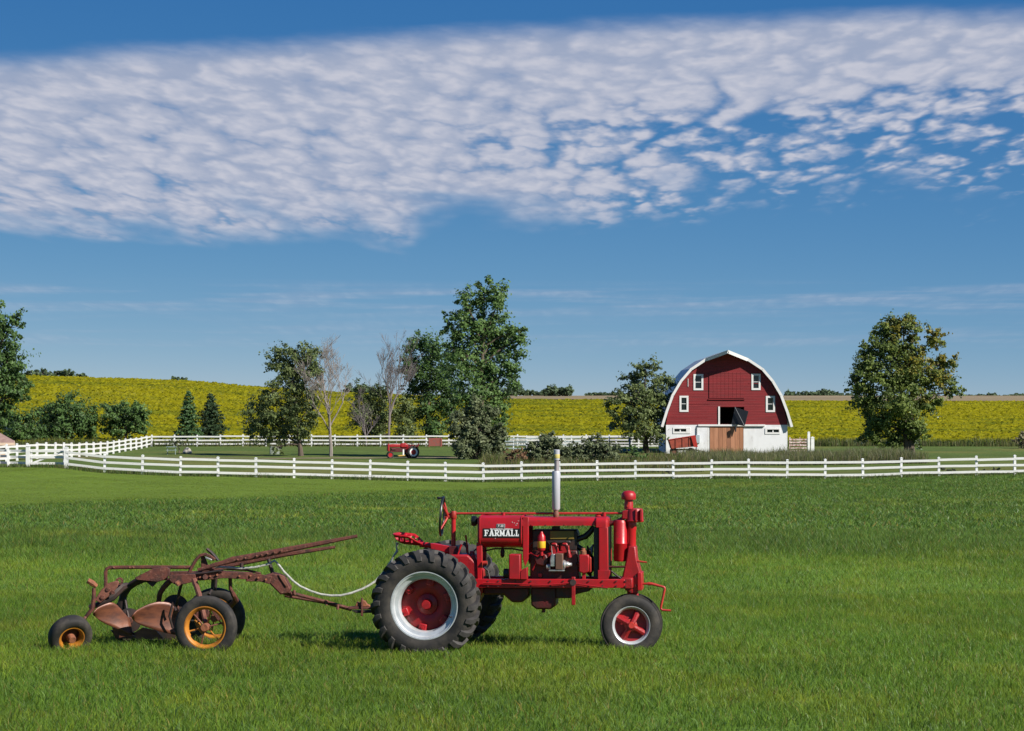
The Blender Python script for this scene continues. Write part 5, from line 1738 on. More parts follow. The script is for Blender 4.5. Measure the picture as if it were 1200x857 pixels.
def make_small_tractor():
    Y = 210.0
    x0 = (482.5 - CX) / F_PX * Y
    T = thing('tractor', 'small red tractor with white rear rims parked on the far pasture', 'tractor', (x0, Y, hz(x0, Y)), R(180 + 14))
    # local frame: +x is forward (left in the picture), +y ends up towards the viewer
    MB().prism([(1.05, 0.98), (2.05, 0.96), (2.10, 1.18), (1.9, 1.24), (1.05, 1.25)], -0.20, 0.20).build('hood', RED_CAST, T, bevel=0.06)
    MB().prism([(0.35, 0.95), (1.05, 0.92), (1.08, 1.27), (0.62, 1.33), (0.38, 1.22)], -0.23, 0.23).build('fuel_tank', RED_CAST, T, bevel=0.08)
    MB().cyl((1.5, 0.17, 0.80), (1.85, 0.17, 0.80), 0.07, 10).build('magneto', RED_DARK, T)
    MB().prism([(2.05, 0.62), (2.24, 0.64), (2.24, 1.20), (2.18, 1.28), (2.05, 1.28)], -0.24, 0.24).build('radiator', RED_CAST, T, bevel=0.05)
    MB().prism([(0.5, 0.55), (1.95, 0.55), (1.95, 0.94), (0.5, 0.94)], -0.15, 0.15).build('engine', RED_DARK, T, bevel=0.03)
    MB().prism([(-0.25, 0.50), (0.55, 0.50), (0.55, 0.90), (0.2, 1.0), (-0.25, 0.85)], -0.2, 0.2).build('gear_housing', RED_CAST, T, bevel=0.04)
    MB().cyl((0, -0.75, 0.55), (0, 0.75, 0.55), 0.07, 12).build('rear_axle', RED_CAST, T)
    for s in (-1, 1):
        w_ = ring_tyre(0.55, 0.28, 0.33, 1.0, 32).build('rear_wheel', RUBBER, T, loc=(0, s * 0.72, 0.55))
        MB().lathe([(0.36, -0.12), (0.36, -0.16), (0.24, -0.155), (0.23, -0.06), (0.23, 0.06), (0.24, 0.155), (0.36, 0.16), (0.36, 0.12)], 32, 'Y').build('rim', mat('white_rim_paint', (0.75, 0.74, 0.72), 0.5), w_)
        MB().lathe([(0, -0.09), (0.1, -0.09), (0.25, -0.05), (0.25, 0.05), (0.1, 0.09), (0, 0.09)], 24, 'Y').build('wheel_centre', RED, w_)
        fd = MB()
        vs = []
        for k in range(9):
            a = R(20 + 15 * k)
            for yy in (0.55, 0.90):
                vs.append((0.62 * math.cos(a), s * yy, 0.55 + 0.62 * math.sin(a)))
        fd.add(vs, [(2 * k, 2 * k + 2, 2 * k + 3, 2 * k + 1) for k in range(8)])
        fo = fd.build('fender', RED_CAST, T)
        fo.modifiers.new('thickness', 'SOLIDIFY').thickness = 0.03
        f_ = ring_tyre(0.30, 0.14, 0.17, 1.0, 24).build('front_wheel', RUBBER, T, loc=(1.98, s * 0.17, 0.30))
        MB().lathe([(0, -0.05), (0.17, -0.06), (0.18, 0.06), (0, 0.05)], 20, 'Y').build('wheel_centre', RED, f_)
    MB().box((1.98, 0, 0.45), (0.14, 0.16, 0.36)).build('pedestal', RED_CAST, T)
    MB().prism([(-0.55, 1.0), (-0.15, 0.98), (-0.15, 1.03), (-0.5, 1.08), (-0.6, 1.25), (-0.64, 1.24)], -0.2, 0.2).build('seat', RED_CAST, T, bevel=0.02)
    MB().box((-0.2, 0, 0.9), (0.1, 0.1, 0.2)).build('seat_post', DARK_IRON, T)
    MB().tube([(0.42, 0, 1.15), (0.0, 0, 1.32)], 0.02, 8).build('steering_shaft', DARK_IRON, T)
    tor = MB().tube([(0.2 * math.cos(2 * math.pi * k / 20), 0.2 * math.sin(2 * math.pi * k / 20), 0) for k in range(21)], 0.018, 6, False)
    tor.build('steering_wheel', BLACK, T, loc=(-0.02, 0, 1.34), rot=(0, R(-60), 0))
    MB().tube([(1.4, 0, 1.2), (1.4, 0, 1.55)], 0.035, 8).build('exhaust', GALV, T)
    MB().prism([(0.75, 0.22), (1.35, 0.18), (1.4, 0.28), (0.75, 0.34)], 0.1, 0.75).build('mower_deck', mat('yellow_deck_paint', (0.45, 0.28, 0.05), 0.55), T, bevel=0.03)
    MB().box((0.9, 0.72, 0.55), (0.12, 0.06, 0.5)).build('lift_arm', TRIM, T)
    T.scale = (0.98, 0.98, 1.02)
    return T


make_small_tractor()

# ------------------------------------------------------------------ small yard things
CRATE = mat('rust_red_steel', (0.26, 0.060, 0.045), 0.75, color2=(0.19, 0.075, 0.06), nscale=3)
cr = thing('stock_feeder', 'rust-red box feeder standing against the white back fence', 'feeder', ((510 - CX) / F_PX * 253, 253, hz(-8.1, 253)))
for y in (-0.4, 0.4):
    MB().box((0, y, 0.52), (1.45, 0.06, 0.84)).build('side_panel', CRATE, cr, bevel=0.01)
for x in (-0.69, 0.69):
    MB().box((x, 0, 0.52), (0.06, 0.72, 0.84)).build('end_panel', CRATE, cr)
MB().box((0, 0, 0.14), (1.3, 0.7, 0.06)).build('floor', CRATE, cr)
for x in (-0.62, 0.62):
    MB().box((x, -0.45, 0.47), (0.1, 0.04, 0.94)).build('corner_post', CRATE, cr)

ub = thing('utility_cabinet', 'grey-green utility cabinet on the grass under the leafy elm', 'cabinet', ((322.5 - CX) / F_PX * 223, 223, hz(-22.1, 223)), R(12))
CAB = mat('grey_green_cabinet', (0.20, 0.24, 0.20), 0.5, color2=(0.25, 0.28, 0.25), nscale=2)
MB().box((0, 0, 0.33), (0.95, 0.6, 0.66)).build('body', CAB, ub, bevel=0.02)
MB().prism([(-0.51, 0.665), (0.51, 0.665), (0.49, 0.73), (-0.49, 0.73)], -0.33, 0.33).build('lid', CAB, ub, bevel=0.01)
MB().box((0.0, -0.306, 0.36), (0.7, 0.014, 0.48)).build('door', CAB, ub, bevel=0.004)

tb_ = thing('picnic_table', 'grey-green slatted table on the pasture below the side fence', 'table', ((201 - CX) / F_PX * 222, 222, hz(-31.6, 222)), R(8))
TBL = mat('painted_table_board', (0.16, 0.22, 0.21), 0.7, color2=(0.22, 0.27, 0.25), nscale=3)
for k in range(4):
    MB().box((0, -0.27 + 0.18 * k, 0.72), (1.0, 0.16, 0.05)).build('board', TBL, tb_)
for x in (-0.36, 0.36):
    for s in (-1, 1):
        MB().tube([(x, s * 0.32, 0.0), (x, -s * 0.04 + s * 0.2, 0.70)], 0.035, 6).build('leg', TBL, tb_)
for s in (-1, 1):
    MB().box((0, s * 0.55, 0.42), (1.0, 0.22, 0.045)).build('bench', TBL, tb_)
    MB().box((0, s * 0.30, 0.38), (0.08, 0.6, 0.05)).build('bench_arm', TBL, tb_)


def rock(name, label, x, y, s, m_, seed):
    bm = bmesh.new(); bmesh.ops.create_icosphere(bm, subdivisions=3, radius=1)
    rnd = random.Random(seed)
    ph = [rnd.uniform(0, 6) for _ in range(6)]
    for v in bm.verts:
        p = v.co
        k = 1 + 0.16 * math.sin(p.x * 3 + ph[0]) + 0.13 * math.sin(p.y * 4 + ph[1]) + 0.12 * math.sin(p.z * 5 + ph[2]) + 0.08 * math.sin(p.x * 7 + p.y * 6 + ph[3])
        v.co = Vector((p.x * s[0] * k, p.y * s[1] * k, p.z * s[2] * k))
    me = bpy.data.meshes.new(name); bm.to_mesh(me); bm.free()
    return tag(link(name, me, m_, None, (x, y, hz(x, y) + s[2] * 0.5)), label, 'rock')


STONE = mat('pale_limestone', (0.40, 0.37, 0.32), 0.85, color2=(0.28, 0.26, 0.23), nscale=2, bump=0.4, bscale=6)
rock('boulder', 'pale boulder in the flower bed below the side fence', (220 - CX) / F_PX * 226, 226, (0.42, 0.35, 0.33), STONE, 3)
DARKBOX = mat('dark_weathered_wood', (0.035, 0.032, 0.030), 0.85, color2=(0.06, 0.055, 0.05), nscale=5)
tr = thing('stock_tub', 'dark round tub on the ground at the foot of the heavy gate post', 'tub', ((38 - CX) / F_PX * 156, 156.0, hz(-31.3, 156.0)))
MB().lathe([(0.0, 0.04), (0.22, 0.04), (0.27, 0.30), (0.30, 0.31), (0.30, 0.27), (0.25, 0.0), (0, 0)], 20, 'Z').build('body', DARKBOX, tr)
MB().lathe([(0.285, 0.29), (0.315, 0.29), (0.315, 0.33), (0.285, 0.33)], 20, 'Z', closed=True).build('rim', DARKBOX, tr)

# ------------------------------------------------------------------ tan house at the left edge
SHINGLE = mat('brown_pink_shingle', (0.27, 0.175, 0.15), 0.85, color2=(0.20, 0.125, 0.105), nscale=3, bump=0.4, bscale=10)
TANWALL = mat('cream_siding', (0.56, 0.42, 0.31), 0.7, color2=(0.49, 0.37, 0.27), nscale=1.5)


def make_house():
    Y = 178.0
    xr = (11 - CX) / F_PX * Y
    g = hz(xr - 3, Y)
    h = thing('house', 'tan house with brown shingle roof behind the roadside fence', 'house', (xr, Y, g), R(12))
    top = CAM_Z + (HY - 519) / F_PX * Y - g
    W_, D_ = 9.0, 8.0
    MB().box((-W_ / 2, D_ / 2, top / 2 - 0.2), (W_, D_, top + 0.4)).build('wall', TANWALL, h)
    # hipped roof
    e = 0.4
    ap = [(-W_ / 2 - 1.2, D_ / 2, top + 2.2), (-W_ / 2 + 1.2, D_ / 2, top + 2.2)]
    bs = [(-W_ - e, -e, top), (e, -e, top), (e, D_ + e, top), (-W_ - e, D_ + e, top)]
    rf = MB().add(bs + ap, [(0, 1, 5, 4), (1, 2, 5), (2, 3, 4, 5), (3, 0, 4), (3, 2, 1, 0)]).build('roof', SHINGLE, h, smooth=False)
    for (a, b) in ((bs[0], bs[1]), (bs[1], bs[2])):
        a, b = Vector(a), Vector(b)
        d = b - a
        MB().box((a + b) / 2 + Vector((0, 0, -0.09)), (d.length + 0.06, 0.05, 0.2), Matrix.Rotation(math.atan2(d.y, d.x), 3, 'Z')).build('fascia', TANWALL, h)
    wz = top * 0.55
    for x in (-2.6, -6.2):
        wo = holed('window', [(x - 0.6, wz - 0.6), (x + 0.6, wz - 0.6), (x + 0.6, wz + 0.6), (x - 0.6, wz + 0.6)], [[(x - 0.5, wz - 0.5), (x + 0.5, wz - 0.5), (x + 0.5, wz + 0.5), (x - 0.5, wz + 0.5)]], -0.06, -0.004, TRIM, h)
        MB().box((x, -0.02, wz), (1.0, 0.012, 1.0)).build('pane', GLASS_DARK, wo)
    return h


make_house()

# ------------------------------------------------------------------ trees and shrubs
BARK = mat('grey_brown_bark', (0.115, 0.085, 0.065), 0.9, color2=(0.07, 0.052, 0.04), nscale=4, bump=0.5, bscale=14, stretch=(3, 3, 0.6))
BARK_PALE = mat('pale_dead_bark', (0.27, 0.235, 0.215), 0.9, color2=(0.17, 0.145, 0.13), nscale=3, bump=0.4, bscale=14, stretch=(3, 3, 0.6))
BARK_DARK = mat('dark_bark', (0.05, 0.038, 0.032), 0.9, color2=(0.035, 0.027, 0.022), nscale=4, bump=0.4, bscale=14)
LEAF = leaf_mat('foliage', 0.40, 0.10)


def leaf_mesh(name, C, size, col, N=None, elong=1.5):
    """One four-cornered, slightly folded leaf spray per centre."""
    n = len(C)
    nr = RNG.normal(0, 1, (n, 3))
    if N is not None:
        nr = nr * 0.50 + N
    nr /= np.linalg.norm(nr, axis=1, keepdims=True) + 1e-9
    t = RNG.normal(0, 1, (n, 3))
    t -= nr * (t * nr).sum(1, keepdims=True)
    t /= np.linalg.norm(t, axis=1, keepdims=True) + 1e-9
    b = np.cross(nr, t)
    s = size[:, None]
    tip = C + t * s * elong * 0.5
    root = C - t * s * elong * 0.5
    l = C + b * s * 0.5 + nr * s * 0.15
    r = C - b * s * 0.5 + nr * s * 0.15
    co = np.stack([root, r, tip, l], 1).reshape(-1, 3)
    k = np.arange(n)[:, None] * 4
    f = np.concatenate([k + [0, 1, 2], k + [0, 2, 3]], 1).reshape(-1, 3)
    return np_mesh(name, co, f, np.repeat(col, 4, 0))


def leafy(name, label, cat, base, Y, lobes, n, size, pal, bark=BARK, trunk_r=0.22, group=None, stems=1, clump=0.55, accents=None, density=None, up=0.25, seed=1, fill=0.35, twigs=5):
    """base: picture spot of the trunk's foot; lobes: (px, py, rx, ry) outline lobes, given real depth behind and before."""
    rnd = np.random.default_rng(seed)
    s = Y / F_PX
    X0 = (base[0] - CX) * s
    g = hz(X0, Y)
    o = thing(name, label, cat, (X0, Y, g), 0, group)
    L = []
    for (px, py, rx, ry) in lobes:
        c = np.array([(px - CX) * s - X0, rnd.normal(0, 0.35) * rx * s, CAM_Z + (HY - py) * s - g])
        L.append((c, np.array([rx * s, rx * s * rnd.uniform(0.8, 1.1), ry * s])))
    n = int(n * 0.92); clump = clump * 0.85; size = size * 0.66
    pal = np.array(pal) * 2.05 * np.array([1.08, 1.0, 1.0]) + 0.008
    vol = np.array([(l[1].prod()) ** 0.72 for l in L]); vol = vol / vol.sum()
    Cs, Ns, Cols = [], [], []
    pal = np.array(pal)
    wood = MB()
    # trunk
    topc = max(L, key=lambda l: l[0][2])[0]
    tr_top = Vector((float(np.mean([l[0][0] for l in L]) * 0.6), 0, float(np.percentile([l[0][2] for l in L], 70))))
    for k in range(stems):
        a = 2 * math.pi * k / max(stems, 1)
        off = Vector((math.cos(a), math.sin(a), 0)) * (0.12 * (stems > 1))
        pts = []
        for i in range(7):
            t = i / 6
            pts.append(off * (1 + 4 * t) + Vector((tr_top.x * t + rnd.normal(0, 0.06) * t, rnd.normal(0, 0.06) * t, -0.15 + (tr_top.z + 0.15) * t)))
        wood.tube(pts, [trunk_r * (1.25 - 0.95 * i / 6) if i else trunk_r * 1.6 for i in range(7)], 8)
    for (c, r), v in zip(L, vol):
        # limb towards the lobe
        h0 = min(max(c[2] - r[2] * 0.8 - 0.25 * abs(c[0] - tr_top.x), 0.15 * tr_top.z), tr_top.z * 0.85)
        t = h0 / max(tr_top.z, 0.1)
        st = Vector((tr_top.x * t, 0, h0)); en = Vector(c)
        midp = st.lerp(en, 0.5) + Vector((0, 0, 0.08 * (en - st).length))
        wood.tube([st, midp, en], [trunk_r * 0.5 * (1 - 0.4 * t), trunk_r * 0.32, trunk_r * 0.14], 6)
        nl = max(40, int(n * v))
        per = 46
        nc = max(3, nl // per)
        d = rnd.normal(0, 1, (nc, 3)); d /= np.linalg.norm(d, axis=1, keepdims=True)
        rad = np.where(rnd.random(nc) < fill, rnd.uniform(0.2, 0.8, nc), rnd.uniform(0.70, 1.14, nc))
        cc = c + d * rad[:, None] * r
        for q in cc[:twigs]:
            wood.tube([en, Vector(q)], [trunk_r * 0.12, 0.02], 4)
        tone = rnd.uniform(0, 1, nc)
        lp = rnd.normal(0, 1, (nc, per, 3)) * np.array([clump, clump, clump * 0.7]) * 0.62
        lp += d[:, None, :] * rnd.normal(0, 1, (nc, per, 1)) * clump * 0.75
        lp *= np.minimum(1.0, r.min() / 1.6) * rnd.uniform(0.6, 1.35, (nc, 1, 1))
        pos = (cc[:, None, :] + lp).reshape(-1, 3)
        Cs.append(pos)
        nn = lp / (np.linalg.norm(lp, axis=2, keepdims=True) + 1e-6) * 0.5 + d[:, None, :] * 0.6
        nn[:, :, 2] += up
        Ns.append(nn.reshape(-1, 3))
        ti = (tone[:, None] * 0.65 + rnd.random((nc, per)) * 0.35) * (len(pal) - 1)
        i0 = np.clip(ti.astype(int), 0, len(pal) - 2); fr = (ti - i0)[..., None]
        col = pal[i0] * (1 - fr) + pal[i0 + 1] * fr
        col = col * rnd.normal(1, 0.14, (nc, per, 1)).clip(0.6, 1.4)
        if accents is not None:
            apal, afn = accents
            w = afn(cc)[:, None, None] * (rnd.random((nc, per, 1)) < 0.8)
            col = col * (1 - w) + np.array(apal) * rnd.normal(1, 0.15, (nc, per, 1)) * w
        Cols.append(col.reshape(-1, 3))
    C = np.concatenate(Cs); N = np.concatenate(Ns); K = np.concatenate(Cols)
    ok = C[:, 2] > 0.05
    C, N, K = C[ok], N[ok], K[ok]
    sz = size * rnd.uniform(0.6, 1.3, len(C))
    wood.build('trunk', bark, o)
    tag(link('crown', leaf_mesh('crown', C, sz, K, N), LEAF, o), kind='stuff')
    return o


def bare_tree(name, label, base, Y, height, spread, bark, seed, trunk_r=0.16, lean=0.0, levels=5, group=None, wide=28):
    rnd = random.Random(seed)
    s = Y / F_PX
    X0 = (base - CX) * s
    o = thing(name, label, 'tree', (X0, Y, hz(X0, Y)), 0, group)
    trunk, twigs = MB(), MB()

    def grow(p, d, length, r, lev):
        n = 4
        pts = [p.copy()]
        q = p.copy(); dd = d.copy()
        for i in range(n):
            w_ = 0.03 if lev == 0 else 0.10
            dd = (dd + Vector((rnd.gauss(0, w_), rnd.gauss(0, w_), 0.05 + rnd.gauss(0, 0.05)))).normalized()
            q = q + dd * (length / n)
            pts.append(q.copy())
        tgt = trunk if lev < 2 else twigs
        tgt.tube(pts, [max(r * (1 - 0.5 * i / n), 0.008) for i in range(n + 1)], 6 if lev < 2 else 4)
        if lev >= levels:
            return
        kids = rnd.randint(2, 4) if lev else 6
        for k in range(kids):
            t = rnd.uniform(0.35, 1.0) if k else 1.0
            i = min(int(t * n), n - 1); f = t * n - i
            st = pts[i].lerp(pts[i + 1], min(f, 1))
            a = rnd.uniform(0, 2 * math.pi)
            side = Vector((math.cos(a) * spread, math.sin(a) * spread, 0))
            ang = math.tan(R(rnd.uniform(wide * 0.6, wide * 1.3)))
            nd = (dd + side.normalized() * ang).normalized()
            nd = (nd + Vector((0, 0, 0.10))).normalized()
            grow(st, nd, length * rnd.uniform(0.52, 0.78), r * rnd.uniform(0.42, 0.58), lev + 1)
    grow(Vector((0, 0, -0.1)), Vector((lean, 0, 1)).normalized(), height * 0.36, trunk_r, 0)
    trunk.build('trunk', bark, o)
    tag(twigs.build('bare_branches', bark, o, smooth=False), kind='stuff')
    return o


def conifer(name, label, base, Y, top, wid, pal, seed, tiers=15):
    rnd = np.random.default_rng(seed)
    s = Y / F_PX
    X0 = (base[0] - CX) * s
    g = hz(X0, Y)
    o = thing(name, label, 'tree', (X0, Y, g))
    h = CAM_Z + (HY - top) * s - g
    w = wid * s / 2
    wood = MB().tube([(0, 0, -0.1), (0, 0, h * 0.5), (0, 0, h * 0.97)], [0.13, 0.08, 0.015], 7)
    C, K, N = [], [], []
    pal = np.array(pal) * 1.45
    for i in range(tiers):
        t = i / (tiers - 1)
        z = h * (0.10 + 0.86 * t)
        ln = w * (1 - t) ** 0.75 * rnd.uniform(0.8, 1.15) + 0.12
        nb = 9 if t < 0.7 else 6
        for k in range(nb):
            a = 2 * math.pi * (k + rnd.uniform(-0.3, 0.3)) / nb + i
            l = ln * rnd.uniform(0.7, 1.2)
            d = np.array([math.cos(a), math.sin(a), 0.22 + 0.4 * t])
            m = max(10, int(34 * l))
            u = rnd.random(m) ** 0.7
            p = np.array([0, 0, z]) + d * (u * l)[:, None]
            p[:, 2] -= 0.22 * (u * l) ** 1.4
            p += rnd.normal(0, 0.09 + 0.03 * l, (m, 3)) * np.array([1, 1, 0.6])
            C.append(p)
            N.append(np.tile(d * 0.5 + [0, 0, 0.4], (m, 1)))
            c = pal[0] + (pal[1] - pal[0]) * rnd.random((m, 1))
            K.append(c * rnd.normal(1, 0.12, (m, 1)).clip(0.6, 1.4))
            e = np.array([0, 0, z]) + d * l * 0.8
            wood.tube([(0, 0, z), tuple(e)], [0.025, 0.01], 4)
    C = np.concatenate(C); K = np.concatenate(K); N = np.concatenate(N)
    wood.build('trunk', BARK_DARK, o)
    tag(link('crown', leaf_mesh('crown', C, 0.17 * rnd.uniform(0.6, 1.3, len(C)), K, N, 2.2), LEAF, o), kind='stuff')
    return o


G_DARK = [(0.020, 0.045, 0.012), (0.032, 0.066, 0.016), (0.046, 0.088, 0.022)]
G_MID = [(0.028, 0.058, 0.016), (0.044, 0.086, 0.022), (0.066, 0.116, 0.030)]
G_OLIVE = [(0.040, 0.060, 0.020), (0.060, 0.085, 0.028), (0.085, 0.112, 0.038)]
G_GREY = [(0.045, 0.060, 0.030), (0.062, 0.082, 0.040), (0.088, 0.108, 0.055)]

leafy('cottonwood_tree', 'tall upright cottonwood tree rising highest above the pasture', 'tree', (562, 538), 212,
      [(545, 352, 13, 20), (568, 344, 12, 18), (585, 352, 14, 20), (530, 385, 14, 22), (556, 385, 20, 28), (583, 392, 20, 28), (600, 402, 15, 24), (545, 425, 20, 30), (575, 432, 22, 32),
       (597, 435, 13, 22), (555, 465, 22, 22), (580, 470, 20, 22), (575, 500, 18, 22), (532, 410, 10, 16), (607, 388, 9, 11)],
      27000, 0.27, G_MID, trunk_r=0.26, clump=0.50, seed=11, up=0.3)
leafy('willow_shrub', 'grey-green upright shrub crowding the foot of the tall cottonwood', 'shrub', (557, 538), 207,
      [(540, 505, 13, 25), (556, 497, 14, 30), (574, 505, 14, 27), (586, 515, 10, 20), (548, 522, 16, 14), (572, 524, 16, 14)],
      20000, 0.24, G_GREY, trunk_r=0.09, stems=4, clump=0.38, seed=12, up=0.6)
leafy('elm_tree', 'spreading elm tree with drooping lower boughs and slim bare trunk', 'tree', (353, 535), 217,
      [(325, 425, 15, 18), (345, 412, 16, 12), (362, 420, 15, 17), (340, 440, 22, 18), (368, 440, 13, 17), (352, 462, 20, 16), (320, 462, 15, 14), (303, 482, 17, 16), (325, 486, 20, 18), (350, 488, 18, 18),
       (300, 500, 15, 15), (322, 508, 17, 14), (345, 505, 16, 12), (366, 478, 9, 16), (326, 524, 10, 7)],
      22000, 0.24, G_OLIVE, trunk_r=0.17, clump=0.46, seed=13, fill=0.3)
bare_tree('dead_tree', 'bare pale dead tree standing beside the leafy elm', 388, 216, 11.6, 0.9, BARK_PALE, 5, 0.17, 0.03, 6, wide=33)
BARK_TWIG = mat('reddish_twig_bark', (0.17, 0.145, 0.14), 0.9, color2=(0.11, 0.092, 0.09), nscale=3)
bare_tree('dead_tree', 'bare reddish-grey tree behind the small red tractor, before the dark green tree', 456, 262, 12.6, 0.6, BARK_TWIG, 9, 0.15, 0.0, 6, wide=23)
bare_tree('dead_tree', 'low bare grey brush tree leaning between the two taller bare trees', 430, 258, 6.4, 1.2, BARK_TWIG, 21, 0.12, -0.15, 5, wide=34)
leafy('maple_tree', 'dark green broad tree behind the bare reddish tree', 'tree', (500, 522), 268,
      [(490, 405, 18, 14), (508, 412, 16, 16), (482, 425, 15, 18), (505, 435, 22, 20), (525, 440, 14, 20), (490, 455, 20, 18), (518, 465, 20, 20), (500, 482, 20, 18), (530, 485, 12, 18), (508, 503, 16, 14)],
      17000, 0.30, G_DARK, trunk_r=0.22, clump=0.55, seed=14)
leafy('box_elder_tree', 'small grey-green half-bare tree between the bare trees by the back fence', 'tree', (442, 522), 265,
      [(418, 462, 9, 16), (430, 470, 14, 16), (445, 462, 12, 16), (425, 490, 16, 14), (447, 488, 15, 16), (470, 482, 12, 22), (438, 505, 16, 9), (476, 505, 14, 12)],
      15000, 0.26, G_OLIVE, trunk_r=0.14, clump=0.55, seed=15, fill=0.45)
leafy('ash_tree', 'bushy dark tree on a dark trunk just left of the barn', 'tree', (757, 530), 226,
      [(757, 432, 18, 11), (740, 445, 14, 13), (772, 448, 18, 14), (755, 462, 22, 16), (730, 470, 18, 12), (778, 470, 14, 16), (750, 485, 22, 14), (725, 492, 15, 11), (775, 492, 15, 14), (748, 505, 20, 12), (772, 510, 14, 12), (716, 482, 9, 7)],
      16000, 0.25, G_OLIVE, bark=BARK_DARK, trunk_r=0.24, clump=0.48, seed=16)
leafy('hackberry_tree', 'large spreading tree with yellowing leaves right of the barn', 'tree', (1066, 537), 210,
      [(1040, 388, 17, 17), (1058, 380, 14, 12), (1070, 395, 12, 18), (1095, 395, 11, 14), (1020, 408, 14, 14), (1045, 415, 20, 18), (1075, 425, 18, 18), (1108, 425, 14, 12), (1012, 432, 16, 16), (1035, 445, 22, 18), (1065, 450, 20, 18), (1100, 445, 18, 15), (1118, 458, 11, 8),
       (1003, 452, 13, 11), (1020, 470, 20, 16), (1050, 475, 22, 16), (1085, 472, 18, 14), (1030, 495, 20, 14), (1060, 500, 20, 16), (1020, 512, 15, 10), (1045, 518, 14, 9), (1075, 508, 12, 14)],
      46000, 0.25, [(0.034, 0.054, 0.012), (0.056, 0.086, 0.018), (0.090, 0.120, 0.024)], trunk_r=0.24, stems=2, clump=0.46, seed=17,
      accents=((0.26, 0.20, 0.02), lambda c: (np.clip((c[:, 2] - 3.5) / 7, 0, 1) * np.clip((c[:, 0] + 3.0) / 7, 0, 1) > RNG.uniform(0.08, 0.75, len(c))) * RNG.uniform(0.25, 0.9, len(c))))
leafy('walnut_tree', 'big dark tree overhanging the tan house', 'tree', (-14, 540), 192,
      [(-10, 372, 22, 22), (10, 385, 15, 22), (-28, 400, 30, 30), (6, 420, 20, 24), (18, 445, 18, 16), (-6, 455, 26, 22), (20, 462, 14, 12), (-40, 440, 30, 40), (0, 485, 20, 16)],
      20000, 0.27, G_DARK, trunk_r=0.32, clump=0.5, seed=18)
leafy('lilac_bush', 'dark dense bush filling the gap beside the tan house', 'shrub', (30, 520), 262,
      [(10, 500, 24, 16), (35, 498, 20, 16), (25, 510, 26, 10)], 7000, 0.30, G_DARK, trunk_r=0.10, stems=3, clump=0.5, seed=19)
leafy('round_bush', 'large rounded dark green bush behind the receding side fence', 'shrub', (82, 520), 266,
      [(76, 478, 24, 17), (60, 492, 20, 16), (95, 490, 20, 18), (80, 500, 30, 16), (108, 500, 12, 14), (58, 508, 16, 10)], 13000, 0.30, G_DARK, trunk_r=0.12, stems=3, clump=0.5, seed=20)
leafy('broad_bush', 'squat glossy green bush with a double top by the fence corner', 'shrub', (149, 516), 266,
      [(134, 482, 15, 14), (158, 480, 14, 12), (147, 492, 24, 16), (168, 492, 11, 12), (130, 498, 12, 12), (150, 503, 24, 9)], 10000, 0.28, G_MID, trunk_r=0.10, stems=3, clump=0.45, seed=22)
conifer('spruce_tree', 'light green young spruce by the white back fence corner', (221, 512), 262, 458, 32, [(0.040, 0.085, 0.030), (0.070, 0.125, 0.045)], 31)
conifer('spruce_tree', 'dark green spruce next to the lighter young spruce', (247, 512), 266, 461, 40, [(0.022, 0.045, 0.020), (0.042, 0.068, 0.030)], 32)

# shrubs behind the fence
leafy('juniper_shrub', 'rounded dark green shrub behind the fence beside the exhaust pipe', 'shrub', (638, 545), 186,
      [(626, 530, 13, 13), (643, 522, 16, 15), (657, 533, 12, 12), (635, 538, 18, 9), (650, 539, 16, 7)], 13000, 0.20, G_GREY, trunk_r=0.06, stems=4, clump=0.28, seed=41, up=0.7)
leafy('sumac_shrub', 'wide grey-green shrub in the middle of the weeds behind the fence', 'shrub', (692, 545), 188,
      [(676, 531, 14, 12), (696, 524, 17, 15), (714, 532, 14, 12), (690, 539, 22, 8), (708, 540, 16, 6)], 15000, 0.20, G_GREY, trunk_r=0.06, stems=4, clump=0.28, seed=42, up=0.7)
leafy('sapling_shrub', 'small bright green sapling between the wide shrub and the barn', 'shrub', (745, 543), 192,
      [(740, 531, 8, 9), (749, 535, 9, 8), (744, 539, 11, 6)], 2600, 0.17, G_MID, trunk_r=0.05, stems=3, clump=0.25, seed=43, up=0.6)
leafy('dry_shrub', 'low brown dried-up shrub left of the dark shrubs', 'shrub', (605, 544), 184,
      [(598, 534, 8, 8), (610, 534, 9, 9), (604, 538, 11, 6)], 2200, 0.16, [(0.10, 0.060, 0.035), (0.14, 0.085, 0.05), (0.12, 0.10, 0.045)], trunk_r=0.05, stems=4, clump=0.25, seed=44)
leafy('flower_bed', 'low greyish garden shrub around the pale boulder', 'shrub', (212, 524), 227,
      [(206, 519, 8, 5), (216, 520, 7, 4)], 1400, 0.16, G_GREY, trunk_r=0.04, stems=3, clump=0.2, seed=45)
for i, (px, w, lb) in enumerate(((1110, 10, 'scruffy low plant at the long white fence beside the yellowing tree'), (1160, 12, 'widest scruffy plant at the long white fence, past the yellowing tree'), (782, 8, 'smallest scruffy plant at the long white fence in front of the wagon'))):
    leafy('fence_shrub', lb, 'shrub', (px, 556), 156.2,
          [(px, 551, w, 5), (px + w * 0.6, 553, w * 0.6, 4)], 900, 0.12, G_GREY, trunk_r=0.03, stems=3, clump=0.2, seed=50 + i, group='low plants along the white fence')
leafy('corner_weeds', 'tall grey weeds at the field edge in the right-hand pasture', 'shrub', (1196, 524), 246,
      [(1192, 515, 7, 8), (1202, 513, 8, 10), (1213, 515, 8, 8)], 2600, 0.2, [(0.12, 0.11, 0.07), (0.15, 0.14, 0.09), (0.10, 0.11, 0.05)], trunk_r=0.05, stems=4, clump=0.3, seed=60, up=0.6)


